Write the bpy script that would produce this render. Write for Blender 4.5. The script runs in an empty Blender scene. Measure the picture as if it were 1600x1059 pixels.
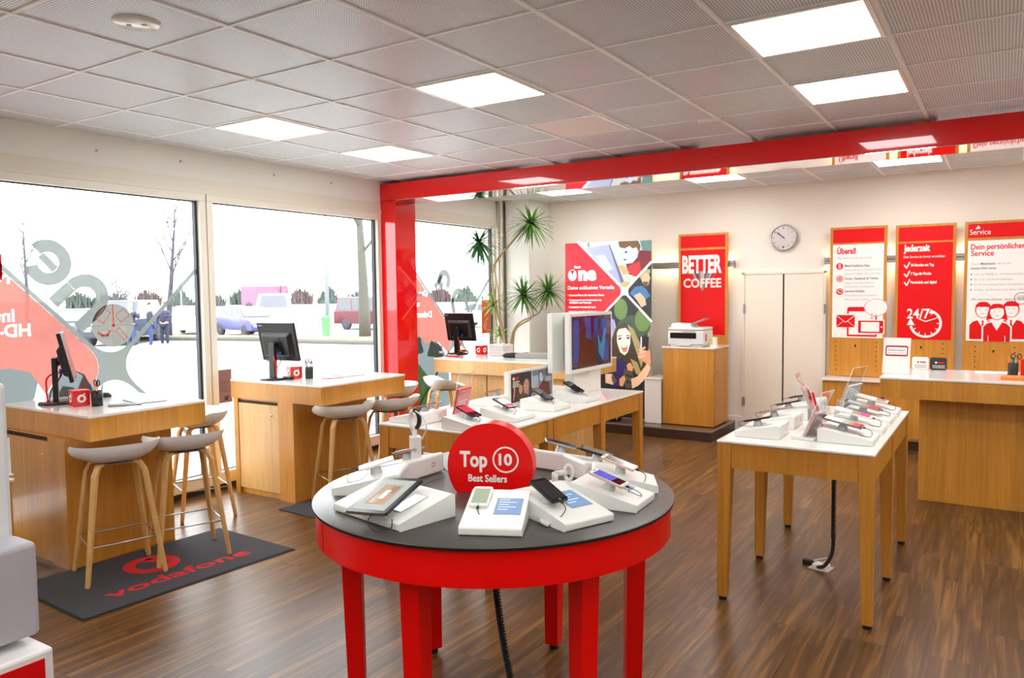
import bpy, bmesh, math, random
from mathutils import Matrix, Vector
PI = math.pi
S = bpy.context.scene
COL = S.collection
random.seed(7)
rad = math.radians

# ------------------------------------------------------------------ camera, sky, exposure
def look_camera(loc, yaw, pitch, roll, f_px):
    fw = Vector((-math.sin(yaw) * math.cos(pitch), math.cos(yaw) * math.cos(pitch), math.sin(pitch)))
    r = Vector((math.cos(yaw), math.sin(yaw), 0)); u = r.cross(fw)
    c, s = math.cos(roll), math.sin(roll)
    r2 = c * r + s * u; u2 = -s * r + c * u
    cam = bpy.data.objects.new('camera', bpy.data.cameras.new('camera'))
    COL.objects.link(cam)
    M = Matrix((r2, u2, -fw)).transposed().to_4x4(); M.translation = loc
    cam.matrix_world = M
    cam.data.sensor_width = 36.0; cam.data.lens = f_px / 1600 * 36.0
    cam.data.clip_start = 0.05; cam.data.clip_end = 600
    cam.data.dof.use_dof = True; cam.data.dof.focus_distance = 3.6; cam.data.dof.aperture_fstop = 9.0
    S.camera = cam
look_camera((5.759, -1.733, 1.694), 0.570070865, -0.0602199055, -0.011578695, 1199.49457)

SKY = 6.5          # overcast sky radiance
LAMP = 12.0         # ceiling panel radiance
w = bpy.data.worlds.new('overcast_sky'); S.world = w; w.use_nodes = True
bg = w.node_tree.nodes['Background']; bg.inputs[0].default_value = (0.93, 0.97, 1.0, 1); bg.inputs[1].default_value = SKY
S.view_settings.view_transform = 'Standard'; S.view_settings.look = 'None'
S.view_settings.exposure = 0.42; S.view_settings.gamma = 1.0; S.view_settings.use_curve_mapping = False
S.cycles.use_denoising = True
S.cycles.max_bounces = 8; S.cycles.diffuse_bounces = 5; S.cycles.glossy_bounces = 4
S.cycles.transparent_max_bounces = 16; S.cycles.sample_clamp_indirect = 6.0
S.cycles.caustics_reflective = False; S.cycles.caustics_refractive = False

# ------------------------------------------------------------------ materials
def c8(r, g, b):
    f = lambda v: (v / 255 / 12.92) if v / 255 <= 0.04045 else ((v / 255 + 0.055) / 1.055) ** 2.4
    return (f(r), f(g), f(b), 1)
MATS = {}
def mat(name, col, rough=0.5, metal=0.0, coat=0.0, emit=None, es=0.0, spec=0.5, bump=0.0, bscale=300, ior=1.5, var=0.0):
    if name in MATS: return MATS[name]
    m = bpy.data.materials.new(name); m.use_nodes = True
    nt = m.node_tree; b = nt.nodes['Principled BSDF']
    col = col if len(col) == 4 else (*col, 1)
    b.inputs['Base Color'].default_value = col
    b.inputs['Roughness'].default_value = rough; b.inputs['Metallic'].default_value = metal
    b.inputs['Coat Weight'].default_value = coat; b.inputs['Coat Roughness'].default_value = 0.03
    b.inputs['Specular IOR Level'].default_value = spec; b.inputs['IOR'].default_value = ior
    tc = nt.nodes.new('ShaderNodeTexCoord')
    n = nt.nodes.new('ShaderNodeTexNoise'); n.inputs['Scale'].default_value = bscale; n.inputs['Detail'].default_value = 3
    nt.links.new(tc.outputs['Object'], n.inputs['Vector'])
    if emit:
        b.inputs['Emission Color'].default_value = emit if len(emit) == 4 else (*emit, 1)
        b.inputs['Emission Strength'].default_value = es
    if bump:
        bp = nt.nodes.new('ShaderNodeBump'); bp.inputs['Strength'].default_value = bump; bp.inputs['Distance'].default_value = 0.002
        nt.links.new(n.outputs['Fac'], bp.inputs['Height']); nt.links.new(bp.outputs['Normal'], b.inputs['Normal'])
    mx = nt.nodes.new('ShaderNodeMixRGB'); mx.blend_type = 'MULTIPLY'
    mx.inputs['Color1'].default_value = col; mx.inputs['Fac'].default_value = var or 0.04
    nt.links.new(n.outputs['Fac'], mx.inputs['Color2']); nt.links.new(mx.outputs['Color'], b.inputs['Base Color'])
    MATS[name] = m; return m

def oak(name, a, b_, rough=0.38, grain=(26, 26, 1.1), coat=0.15):
    m = bpy.data.materials.new(name); m.use_nodes = True; nt = m.node_tree; L = nt.links
    b = nt.nodes['Principled BSDF']; b.inputs['Roughness'].default_value = rough; b.inputs['Coat Weight'].default_value = coat
    tc = nt.nodes.new('ShaderNodeTexCoord'); geo = nt.nodes.new('ShaderNodeNewGeometry')
    mp = nt.nodes.new('ShaderNodeMapping'); mp.inputs['Scale'].default_value = grain; L.new(geo.outputs['Position'], mp.inputs['Vector'])
    n1 = nt.nodes.new('ShaderNodeTexNoise'); n1.inputs['Scale'].default_value = 2.2; n1.inputs['Detail'].default_value = 6; n1.inputs['Distortion'].default_value = 0.6
    L.new(mp.outputs[0], n1.inputs['Vector'])
    mp2 = nt.nodes.new('ShaderNodeMapping'); mp2.inputs['Scale'].default_value = (9, 9, 0.02); L.new(geo.outputs['Position'], mp2.inputs['Vector'])
    n2 = nt.nodes.new('ShaderNodeTexVoronoi'); n2.inputs['Scale'].default_value = 1.0; L.new(mp2.outputs[0], n2.inputs['Vector'])
    r = nt.nodes.new('ShaderNodeValToRGB'); r.color_ramp.elements[0].position = 0.3; r.color_ramp.elements[1].position = 0.72
    r.color_ramp.elements[0].color = b_; r.color_ramp.elements[1].color = a
    L.new(n1.outputs['Fac'], r.inputs['Fac'])
    sp = nt.nodes.new('ShaderNodeSeparateColor'); L.new(n2.outputs['Color'], sp.inputs[0])
    mr = nt.nodes.new('ShaderNodeMapRange'); mr.inputs['To Min'].default_value = 0.84; mr.inputs['To Max'].default_value = 1.0; L.new(sp.outputs[0], mr.inputs['Value'])
    mx = nt.nodes.new('ShaderNodeMixRGB'); mx.blend_type = 'MULTIPLY'; mx.inputs['Fac'].default_value = 1
    L.new(r.outputs['Color'], mx.inputs['Color1']); L.new(mr.outputs['Result'], mx.inputs['Color2'])
    L.new(mx.outputs['Color'], b.inputs['Base Color'])
    MATS[name] = m; return m
OAK = oak('oak_veneer', c8(214, 152, 62), c8(196, 130, 42))
OAKL = oak('light_oak_veneer', c8(222, 178, 114), c8(206, 158, 92))
BEECH = oak('beech_leg', c8(232, 188, 122), c8(216, 168, 98), 0.4, (40, 40, 2))

def floor_mat():
    m = bpy.data.materials.new('walnut_laminate'); m.use_nodes = True; nt = m.node_tree; L = nt.links
    b = nt.nodes['Principled BSDF']; geo = nt.nodes.new('ShaderNodeNewGeometry')
    mp = nt.nodes.new('ShaderNodeMapping'); mp.inputs['Rotation'].default_value = (0, 0, rad(90)); L.new(geo.outputs['Position'], mp.inputs['Vector'])
    br = nt.nodes.new('ShaderNodeTexBrick'); br.inputs['Scale'].default_value = 1; br.inputs['Brick Width'].default_value = 1.1
    br.inputs['Row Height'].default_value = 0.19; br.inputs['Mortar Size'].default_value = 0.0012; br.inputs['Mortar Smooth'].default_value = 0.3
    br.inputs['Color1'].default_value = (0, 0, 0, 1); br.inputs['Color2'].default_value = (1, 1, 1, 1); br.inputs['Mortar'].default_value = (0.0, 0.0, 0.0, 1)
    br.offset = 0.37; L.new(mp.outputs[0], br.inputs['Vector'])
    mp2 = nt.nodes.new('ShaderNodeMapping'); mp2.inputs['Scale'].default_value = (15, .75, 1); L.new(geo.outputs['Position'], mp2.inputs['Vector'])
    add = nt.nodes.new('ShaderNodeVectorMath'); add.operation = 'MULTIPLY_ADD'
    L.new(br.outputs['Color'], add.inputs[0]); add.inputs[1].default_value = (7, 13, 3); L.new(mp2.outputs[0], add.inputs[2])
    n = nt.nodes.new('ShaderNodeTexNoise'); n.inputs['Scale'].default_value = 1.6; n.inputs['Detail'].default_value = 7; n.inputs['Distortion'].default_value = 1.3; L.new(add.outputs[0], n.inputs['Vector'])
    r = nt.nodes.new('ShaderNodeValToRGB'); e = r.color_ramp.elements
    e[0].position = 0.28; e[0].color = c8(64, 40, 18); e[1].position = 0.75; e[1].color = c8(142, 100, 50)
    x = r.color_ramp.elements.new(0.5); x.color = c8(94, 62, 28); L.new(n.outputs['Fac'], r.inputs['Fac'])
    mr = nt.nodes.new('ShaderNodeMapRange'); mr.inputs['To Min'].default_value = 0.72; mr.inputs['To Max'].default_value = 1.2; L.new(br.outputs['Color'], mr.inputs['Value'])
    mx = nt.nodes.new('ShaderNodeMixRGB'); mx.blend_type = 'MULTIPLY'; mx.inputs['Fac'].default_value = 1
    L.new(r.outputs['Color'], mx.inputs['Color1']); L.new(mr.outputs['Result'], mx.inputs['Color2'])
    m2 = nt.nodes.new('ShaderNodeMixRGB'); m2.inputs['Color2'].default_value = c8(44, 24, 12); L.new(br.outputs['Fac'], m2.inputs['Fac']); L.new(mx.outputs['Color'], m2.inputs['Color1'])
    L.new(m2.outputs['Color'], b.inputs['Base Color'])
    b.inputs['Roughness'].default_value = 0.34
    bp = nt.nodes.new('ShaderNodeBump'); bp.inputs['Strength'].default_value = 0.12; bp.inputs['Distance'].default_value = 0.001
    L.new(n.outputs['Fac'], bp.inputs['Height']); L.new(bp.outputs['Normal'], b.inputs['Normal'])
    return m
FLOOR = floor_mat()

def ceiling_mat():
    m = bpy.data.materials.new('perforated_metal_tile'); m.use_nodes = True; nt = m.node_tree; L = nt.links
    b = nt.nodes['Principled BSDF']; geo = nt.nodes.new('ShaderNodeNewGeometry')
    mp = nt.nodes.new('ShaderNodeMapping'); k = 2 * PI / 0.0142
    mp.inputs['Scale'].default_value = (k, k, 1); L.new(geo.outputs['Position'], mp.inputs['Vector'])
    sp = nt.nodes.new('ShaderNodeSeparateXYZ'); L.new(mp.outputs[0], sp.inputs[0])
    outs = []
    for i in (0, 1):
        q = nt.nodes.new('ShaderNodeMath'); q.operation = 'COSINE'; L.new(sp.outputs[i], q.inputs[0]); outs.append(q)
    a = nt.nodes.new('ShaderNodeMath'); a.operation = 'ADD'; L.new(outs[0].outputs[0], a.inputs[0]); L.new(outs[1].outputs[0], a.inputs[1])
    r = nt.nodes.new('ShaderNodeMapRange'); r.inputs['From Min'].default_value = 0.55; r.inputs['From Max'].default_value = 0.8; L.new(a.outputs[0], r.inputs['Value'])
    mx = nt.nodes.new('ShaderNodeMixRGB'); mx.inputs['Color1'].default_value = c8(228, 234, 240); mx.inputs['Color2'].default_value = c8(118, 118, 122)
    L.new(r.outputs['Result'], mx.inputs['Fac']); L.new(mx.outputs['Color'], b.inputs['Base Color'])
    b.inputs['Roughness'].default_value = 0.42; b.inputs['Specular IOR Level'].default_value = 0.4; b.inputs['Coat Weight'].default_value = 0.06; b.inputs['Coat Roughness'].default_value = 0.12
    return m
CEIL = ceiling_mat()

def film(name, trans, tl, fac, emit=None):
    m = bpy.data.materials.new(name); m.use_nodes = True; nt = m.node_tree; nt.nodes.clear(); L = nt.links
    o = nt.nodes.new('ShaderNodeOutputMaterial'); t = nt.nodes.new('ShaderNodeBsdfTransparent'); t.inputs[0].default_value = trans
    d = nt.nodes.new('ShaderNodeBsdfTranslucent'); d.inputs[0].default_value = tl
    d2 = nt.nodes.new('ShaderNodeBsdfDiffuse'); d2.inputs[0].default_value = tl
    mm = nt.nodes.new('ShaderNodeMixShader'); mm.inputs[0].default_value = 0.35; L.new(d.outputs[0], mm.inputs[1]); L.new(d2.outputs[0], mm.inputs[2])
    mx = nt.nodes.new('ShaderNodeMixShader'); mx.inputs[0].default_value = fac
    L.new(t.outputs[0], mx.inputs[1]); L.new(mm.outputs[0], mx.inputs[2]); L.new(mx.outputs[0], o.inputs[0])
    MATS[name] = m; return m
def glass(name, tint, refl):
    m = bpy.data.materials.new(name); m.use_nodes = True; nt = m.node_tree; nt.nodes.clear(); L = nt.links
    o = nt.nodes.new('ShaderNodeOutputMaterial'); t = nt.nodes.new('ShaderNodeBsdfTransparent'); t.inputs[0].default_value = tint
    g = nt.nodes.new('ShaderNodeBsdfGlossy'); g.inputs['Roughness'].default_value = 0.02
    f = nt.nodes.new('ShaderNodeLayerWeight'); f.inputs['Blend'].default_value = 0.5
    pw = nt.nodes.new('ShaderNodeMath'); pw.operation = 'POWER'; pw.inputs[1].default_value = 4.0; L.new(f.outputs['Facing'], pw.inputs[0])
    ml = nt.nodes.new('ShaderNodeMath'); ml.operation = 'MULTIPLY_ADD'; ml.inputs[1].default_value = refl * .6; ml.inputs[2].default_value = refl * .035; L.new(pw.outputs[0], ml.inputs[0])
    mx = nt.nodes.new('ShaderNodeMixShader'); L.new(ml.outputs[0], mx.inputs[0]); L.new(t.outputs[0], mx.inputs[1]); L.new(g.outputs[0], mx.inputs[2]); L.new(mx.outputs[0], o.inputs[0])
    MATS[name] = m; return m
GLASS = glass('window_glass', (0.98, 0.99, 0.985, 1), 0.8)
ACRYL = glass('clear_acrylic', (0.965, 0.975, 0.975, 1), 0.9)

WHITE = mat('white_lacquer', c8(238, 236, 230), 0.22, coat=0.3)
TOPW = mat('white_worktop', c8(240, 238, 232), 0.16, coat=0.4)
PLASTIC = mat('white_plastic', c8(236, 238, 233), 0.35)
SHELL = mat('stool_shell_white', c8(242, 245, 243), 0.42)
WALL = mat('cream_wall_paint', c8(236, 231, 220), 0.85, bump=0.1, bscale=160)
WALLW = mat('white_wall_paint', c8(236, 235, 228), 0.85, bump=0.1, bscale=160)
FRAMEW = mat('window_frame_cream', c8(232, 228, 214), 0.35)
TRIMD = mat('dark_gasket', c8(34, 38, 44), 0.5)
BLACK = mat('black_plastic', c8(18, 18, 20), 0.35)
BLACKG = mat('black_glass', c8(10, 11, 13), 0.16, spec=.35)
DARKTOP = mat('charcoal_tabletop', c8(74, 70, 66), 0.33, bump=0.15, bscale=700, spec=0.6)
EDGE = mat('tabletop_edge_black', c8(26, 24, 24), 0.5)
RED = mat('red_gloss_lacquer', c8(226, 0, 3), 0.2, coat=1.0, spec=.15)
REDM = mat('red_print', c8(224, 0, 6), 0.5, spec=.3)
REDS = mat('red_satin', c8(234, 0, 2), 0.28, spec=.35)
WPRINT = mat('white_print', c8(246, 244, 240), 0.5)
GREYP = mat('grey_print', c8(178, 172, 166), 0.6)
DGREYP = mat('dark_grey_print', c8(104, 98, 94), 0.6)
STEEL = mat('brushed_steel', c8(196, 196, 194), 0.28, metal=1.0)
ALU = mat('anodised_aluminium', c8(170, 168, 162), 0.35, metal=0.7)
SCREEN = mat('lit_blue_screen', c8(70, 90, 120), 0.4, emit=c8(132, 168, 215), es=0.55, spec=.15)
SCREENP = mat('lit_pale_screen', c8(180, 188, 190), 0.15, emit=c8(200, 206, 206), es=0.55)
RUBBER = mat('black_rubber', c8(22, 20, 20), 0.6)
CABLE = mat('dark_cable', c8(30, 28, 30), 0.5)
WCABLE = mat('white_cable', c8(226, 224, 220), 0.5)
LAMPM = mat('lamp_diffuser', c8(255, 255, 255), 0.5, emit=(1.0, 0.98, 0.955, 1), es=LAMP)
LAMPOFF = mat('lamp_diffuser_off', c8(240, 226, 222), 0.6)
MATC = mat('charcoal_carpet', c8(70, 70, 76), 0.95, bump=0.8, bscale=900, var=0.5)
MATR = mat('red_carpet_print', c8(214, 22, 26), 0.95, bump=0.6, bscale=900, var=0.2)
DARKWOOD = oak('dark_plinth_wood', c8(74, 48, 36), c8(52, 32, 24), 0.4, (2, 2, 30))

# ------------------------------------------------------------------ mesh builder
def frame(o, xd, yd):
    xd = Vector(xd).normalized(); yd = Vector(yd); yd = (yd - xd * yd.dot(xd)).normalized(); zd = xd.cross(yd)
    M = Matrix((xd, yd, zd)).transposed().to_4x4(); M.translation = Vector(o); return M
_tc = {}
def text_geo(body, bold):
    k = (body, bold)
    if k not in _tc:
        cu = bpy.data.curves.new('t', 'FONT'); cu.body = body; cu.size = 1.0; cu.offset = bold; cu.resolution_u = 3
        ob = bpy.data.objects.new('t', cu); me = ob.to_mesh()
        vs = [tuple(v.co) for v in me.vertices]; fs = [tuple(p.vertices) for p in me.polygons]
        ob.to_mesh_clear(); bpy.data.objects.remove(ob); bpy.data.curves.remove(cu)
        _tc[k] = (vs, fs)
    return _tc[k]
class MB:
    def __init__(s, m=None):
        s.v = []; s.f = []; s.mi = []; s.sm = []; s.ml = []; s.cur = 0; s.M = Matrix.Identity(4)
        if m: s.m(m)
    def m(s, m):
        if m not in s.ml: s.ml.append(m)
        s.cur = s.ml.index(m); return s
    def at(s, M): s.M = M; return s
    def raw(s, vs, fs, smooth=False):
        o = len(s.v); s.v += [tuple(s.M @ Vector(v)) for v in vs]
        for f in fs: s.f.append([i + o for i in f]); s.mi.append(s.cur); s.sm.append(smooth)
        return s
    def box(s, x0, y0, z0, x1, y1, z1):
        if x0 > x1: x0, x1 = x1, x0
        if y0 > y1: y0, y1 = y1, y0
        if z0 > z1: z0, z1 = z1, z0
        v = [(x0, y0, z0), (x1, y0, z0), (x1, y1, z0), (x0, y1, z0), (x0, y0, z1), (x1, y0, z1), (x1, y1, z1), (x0, y1, z1)]
        return s.raw(v, [(0, 3, 2, 1), (4, 5, 6, 7), (0, 1, 5, 4), (1, 2, 6, 5), (2, 3, 7, 6), (3, 0, 4, 7)])
    def hexa(s, b, t):   # bottom and top quads (counter-clockwise seen from above)
        return s.raw(list(b) + list(t), [(0, 3, 2, 1), (4, 5, 6, 7), (0, 1, 5, 4), (1, 2, 6, 5), (2, 3, 7, 6), (3, 0, 4, 7)])
    def prism(s, pts, z0, z1, smooth=False):
        n = len(pts)
        if sum(pts[i][0] * pts[(i + 1) % n][1] - pts[(i + 1) % n][0] * pts[i][1] for i in range(n)) < 0: pts = pts[::-1]
        s.raw([(x, y, z0) for x, y in pts], [tuple(range(n))[::-1]]); s.raw([(x, y, z1) for x, y in pts], [tuple(range(n))])
        s.raw([(x, y, z0) for x, y in pts] + [(x, y, z1) for x, y in pts], [(i, (i + 1) % n, (i + 1) % n + n, i + n) for i in range(n)], smooth)
        return s
    def poly(s, pts, z=0.0):
        n = len(pts)
        if sum(pts[i][0] * pts[(i + 1) % n][1] - pts[(i + 1) % n][0] * pts[i][1] for i in range(n)) < 0: pts = pts[::-1]
        return s.raw([(x, y, z) for x, y in pts], [tuple(range(n))])
    def rect(s, x0, y0, x1, y1, z=0.0): return s.poly([(x0, y0), (x1, y0), (x1, y1), (x0, y1)], z)
    def ell(s, cx, cy, rx, ry=None, z=0.0, n=28, a0=0, a1=360, rot=0):
        ry = ry or rx; c, q = math.cos(rot), math.sin(rot); P = []
        for i in range(n if a1 - a0 >= 360 else n + 1):
            a = rad(a0 + (a1 - a0) * i / n); x, y = rx * math.cos(a), ry * math.sin(a); P.append((cx + c * x - q * y, cy + q * x + c * y))
        return s.poly(P, z)
    def ring(s, cx, cy, r0, r1, z=0.0, n=40, a0=0, a1=360, sy=1.0):
        P = []
        for i in range(n + 1):
            a = rad(a0 + (a1 - a0) * i / n)
            P += [(cx + r0 * math.cos(a), cy + r0 * sy * math.sin(a), z), (cx + r1 * math.cos(a), cy + r1 * sy * math.sin(a), z)]
        return s.raw(P, [(2 * i, 2 * i + 1, 2 * i + 3, 2 * i + 2) for i in range(n)])
    def stroke(s, pts, w, z=0.0):
        for (x0, y0), (x1, y1) in zip(pts, pts[1:]):
            L = math.hypot(x1 - x0, y1 - y0) or 1e-6; nx, ny = -(y1 - y0) / L * w / 2, (x1 - x0) / L * w / 2
            ex, ey = (x1 - x0) / L * w * .2, (y1 - y0) / L * w * .2
            s.poly([(x0 + nx - ex, y0 + ny - ey), (x0 - nx - ex, y0 - ny - ey), (x1 - nx + ex, y1 - ny + ey), (x1 + nx + ex, y1 + ny + ey)], z)
        return s
    def text(s, body, x, y, h, w=None, bold=0.0, z=0.0, slant=0.0):
        vs, fs = text_geo(body, bold); x0 = min(v[0] for v in vs); x1 = max(v[0] for v in vs)
        k = h / 0.7; kx = k if w is None else w / max(1e-6, x1 - x0)
        return s.raw([(x + (v[0] - x0) * kx + slant * v[1] * k, y + v[1] * k, z) for v in vs], fs)
    def tube(s, path, r, n=8, closed=False, cap=True):
        path = [Vector(p) for p in path]; N = len(path); rs = r if isinstance(r, (list, tuple)) else [r] * N
        vs = []; up = None
        for i, p in enumerate(path):
            a = path[(i - 1) % N] if (closed or i) else p; b = path[(i + 1) % N] if (closed or i < N - 1) else p
            t = (b - a).normalized() if (b - a).length > 1e-9 else Vector((0, 0, 1))
            if up is None: up = t.orthogonal().normalized()
            up = (up - t * up.dot(t)); up = up.normalized() if up.length > 1e-6 else t.orthogonal().normalized()
            sd = t.cross(up)
            for k in range(n):
                an = 2 * PI * k / n; vs.append(p + (up * math.cos(an) + sd * math.sin(an)) * rs[i])
        fs = []
        for i in range(N if closed else N - 1):
            j = (i + 1) % N
            for k in range(n): fs.append((i * n + k, i * n + (k + 1) % n, j * n + (k + 1) % n, j * n + k))
        if cap and not closed: fs += [tuple(range(n))[::-1], tuple(range((N - 1) * n, N * n))]
        return s.raw(vs, fs, True)
    def lathe(s, prof, n=32, cx=0, cy=0, smooth=True):
        vs = []; fs = []
        for r, z in prof:
            for k in range(n): a = 2 * PI * k / n; vs.append((cx + r * math.cos(a), cy + r * math.sin(a), z))
        for i in range(len(prof) - 1):
            for k in range(n): fs.append((i * n + k, i * n + (k + 1) % n, (i + 1) * n + (k + 1) % n, (i + 1) * n + k))
        s.raw(vs, fs, smooth)
        if prof[0][0] > 1e-4: s.raw(vs[:n], [tuple(range(n))[::-1]])
        if prof[-1][0] > 1e-4: s.raw(vs[-n:], [tuple(range(n))])
        return s
    def cyl(s, cx, cy, z0, z1, r, n=24): return s.lathe([(r, z0), (r, z1)], n, cx, cy)
    def build(s, name, parent=None, bevel=0.0, seg=2, loc=None):
        me = bpy.data.meshes.new(name); me.from_pydata(s.v, [], s.f)
        for q in s.ml: me.materials.append(q)
        me.polygons.foreach_set('material_index', s.mi); me.polygons.foreach_set('use_smooth', s.sm); me.update()
        o = bpy.data.objects.new(name, me); COL.objects.link(o)
        if parent: o.parent = parent
        if loc: o.location = loc
        if bevel:
            b = o.modifiers.new('bevel', 'BEVEL'); b.width = bevel; b.segments = seg; b.limit_method = 'ANGLE'; b.angle_limit = rad(35)
        return o
def curve(pts, n=6):
    P = [Vector(p) for p in pts]; out = []
    for i in range(len(P) - 1):
        a, b, c, d = P[max(i - 1, 0)], P[i], P[i + 1], P[min(i + 2, len(P) - 1)]
        for k in range(n):
            t = k / n; out.append(0.5 * ((2 * b) + (c - a) * t + (2 * a - 5 * b + 4 * c - d) * t * t + (3 * b - a - 3 * c + d) * t ** 3))
    out.append(P[-1]); return out
def tag(o, label, cat, group=None, kind=None):
    o['label'] = label; o['category'] = cat
    if group: o['group'] = group
    if kind: o['kind'] = kind
    return o
def thing(name, label, cat, loc=(0, 0, 0), rz=0.0, group=None):
    o = bpy.data.objects.new(name, None); o.empty_display_size = 0.1; COL.objects.link(o)
    o.location = loc; o.rotation_euler = (0, 0, rz); return tag(o, label, cat, group)
def struct(name, mb, parent=None, **k):
    o = mb.build(name, parent, **k)
    if not parent: o['kind'] = 'structure'
    return o
def cut_text(o, items):     # cut the letters out of a thin film: the writing is the gap in the print
    for body, h, bold, M in items:
        cu = bpy.data.curves.new('t', 'FONT'); cu.body = body; cu.size = h / .7; cu.offset = bold * h / .7; cu.extrude = .003; cu.resolution_u = 3
        tmp = bpy.data.objects.new('t', cu); me = tmp.to_mesh().copy(); tmp.to_mesh_clear(); bpy.data.objects.remove(tmp)
        me.transform(M); 
        if M.determinant() < 0: me.flip_normals()
        c = bpy.data.objects.new('c', me); COL.objects.link(c)
        md = o.modifiers.new('b', 'BOOLEAN'); md.operation = 'DIFFERENCE'; md.solver = 'EXACT'; md.object = c; md.use_self = True
        bpy.context.view_layer.update(); dg = bpy.context.evaluated_depsgraph_get()
        nm = bpy.data.meshes.new_from_object(o.evaluated_get(dg)); o.modifiers.clear(); o.data = nm; bpy.data.objects.remove(c)
    bm = bmesh.new(); bm.from_mesh(o.data); bmesh.ops.delete(bm, geom=[f for f in bm.faces if f.normal.x < .5], context='FACES'); bm.to_mesh(o.data); bm.free()   # a film is one surface
def dup(root, label, loc, rz=0.0):
    r = root.copy(); COL.objects.link(r); r.location = loc; r.rotation_euler = (0, 0, rz); r['label'] = label
    for ch in list(root.children):
        q = ch.copy(); COL.objects.link(q); q.parent = r
        for g in ch.children:
            d = g.copy(); COL.objects.link(d); d.parent = q
    return r
I4 = Matrix.Identity(4)
def T(x, y, z): return Matrix.Translation((x, y, z))
def RZ(a): return Matrix.Rotation(a, 4, 'Z')
WALLF = lambda y: frame((0, y, 0), (1, 0, 0), (0, 0, 1))      # a print on a surface that faces the camera side (normal -Y)
def rrect(x0, y0, x1, y1, r, n=5):
    P = []
    for cx, cy, a in ((x1 - r, y0 + r, -90), (x1 - r, y1 - r, 0), (x0 + r, y1 - r, 90), (x0 + r, y0 + r, 180)):
        for k in range(n + 1): t = rad(a + 90 * k / n); P.append((cx + r * math.cos(t), cy + r * math.sin(t)))
    return P

# ================================================================== THE ROOM
H = 2.92; YB = 7.52; XR = 9.6; YF = -4.6
struct('floor', MB(FLOOR).box(-0.25, YF, -0.12, XR, YB, 0))
struct('ceiling', MB(CEIL).box(0, YF, H, XR, YB, H + 0.1))
g = MB(mat('ceiling_runner', c8(250, 250, 250), 0.5))
x = 0.285 - 0.07
GX = [0.262 + 0.625 * i for i in range(16)]; GY = [-0.04 + 0.625 * i for i in range(-7, 13)]
for x in GX:
    if x < XR: g.box(x - 0.012, YF, H - 0.007, x + 0.012, YB, H)
for y in GY:
    if YF < y < YB: g.box(0, y - 0.009, H - 0.0055, XR, y + 0.009, H)
tag(struct('trim_1', g), 'white grid runners between the perforated ceiling tiles', 'trim')
wl = MB(WALLW)
wl.box(-0.25, YF, 2.56, 0, YB, H + 0.1); wl.box(-0.25, YF, 0, 0, -0.75, 2.56); wl.box(-0.09, 4.60, 0.0, 0, 4.74, 2.56); wl.box(-0.25, 6.92, 0, 0, YB, 2.56)
wl.box(-0.25, -0.75, -0.02, -0.02, 6.92, 0.05)
struct('wall_left', wl)
struct('wall_back', MB(WALL).box(-0.25, YB, 0, XR, YB + 0.2, H + 0.1))
struct('wall_right', MB(WALLW).box(XR, YF, 0, XR + 0.2, YB, H + 0.1))
struct('wall_front', MB(WALLW).box(-0.25, YF - 0.2, 0, XR, YF, H + 0.1))
struct('wall_pillar', MB(WALLW).box(0.1, 6.97, 0, 0.46, YB, H))
struct('baseboard_back', MB(WHITE).box(0.46, YB - 0.018, 0, 3.12, YB, 0.17).box(4.07, YB - 0.018, 0, XR, YB, 0.07))
struct('baseboard_left', MB(mat('dark_skirting', c8(40, 34, 32), 0.6)).box(-0.02, -0.75, 0, 0.006, 6.92, 0.05))
struct('trim_2', MB(mat('lintel_casing', c8(228, 222, 208), 0.5)).box(0, -0.78, 2.56, 0.02, 6.96, 2.60).box(0, -0.78, 2.60, 0.012, 6.96, 2.68), bevel=0.003)

def window(n, y0, y1, z0=0.155, z1=2.50, zt=2.56):
    f = MB(FRAMEW)
    a, b = y0 - 0.06, y1 + 0.06
    f.box(-0.08, a, zt, 0.02, b, z1); f.box(-0.08, a, 0.05, 0.02, b, z0); f.box(-0.08, a, z0, 0.02, y0, z1); f.box(-0.08, y1, z0, 0.02, b, z1)
    o = struct('window_%d' % n, f, bevel=0.004)
    k = MB(TRIMD)
    k.box(-0.05, y0, z1 - 0.010, -0.035, y1, z1); k.box(-0.05, y0, z0, -0.035, y1, z0 + 0.008); k.box(-0.05, y0, z0, -0.035, y0 + 0.01, z1); k.box(-0.06, y1 - 0.022, z0, -0.02, y1, z1)
    k.build('gasket', o)
    MB(GLASS).box(-0.046, y0, z0, -0.040, y1, z1).build('pane', o)
    return o
win = [window(1, -0.7, 2.355), window(2, 2.485, 4.545), window(3, 4.80, 6.80, 0.155, 2.545)]

# door leaves in the back wall
d = struct('door_1', MB(mat('door_frame_white', c8(232, 226, 212), 0.5)).box(3.12, YB - 0.03, 0, 3.15, YB + .001, 1.90).box(4.035, YB - 0.03, 0, 4.065, YB, 1.90).box(3.12, YB - 0.03, 1.875, 4.065, YB, 1.905), bevel=0.003)
DOORM = mat('door_leaf_cream', c8(236, 228, 212), 0.55)
for a, b in ((3.152, 3.588), (3.606, 4.033)): MB(DOORM).box(a, YB - 0.024, 0.01, b, YB - 0.001, 1.872).build('leaf', d, bevel=0.002)
MB(mat('door_gap_dark', c8(40, 26, 26), 0.8)).box(3.588, YB - 0.008, 0, 3.606, YB - 0.001, 1.875).build('gap', d)
for hx, hz in ((3.14, 1.47), (3.14, 0.36), (4.045, 1.47)): MB(STEEL).cyl(hx, YB - 0.034, hz - 0.055, hz + 0.055, 0.011, 12).box(hx - 0.012, YB - 0.032, hz - 0.05, hx + 0.022, YB - 0.024, hz + 0.05).build('hinge', d)

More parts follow.
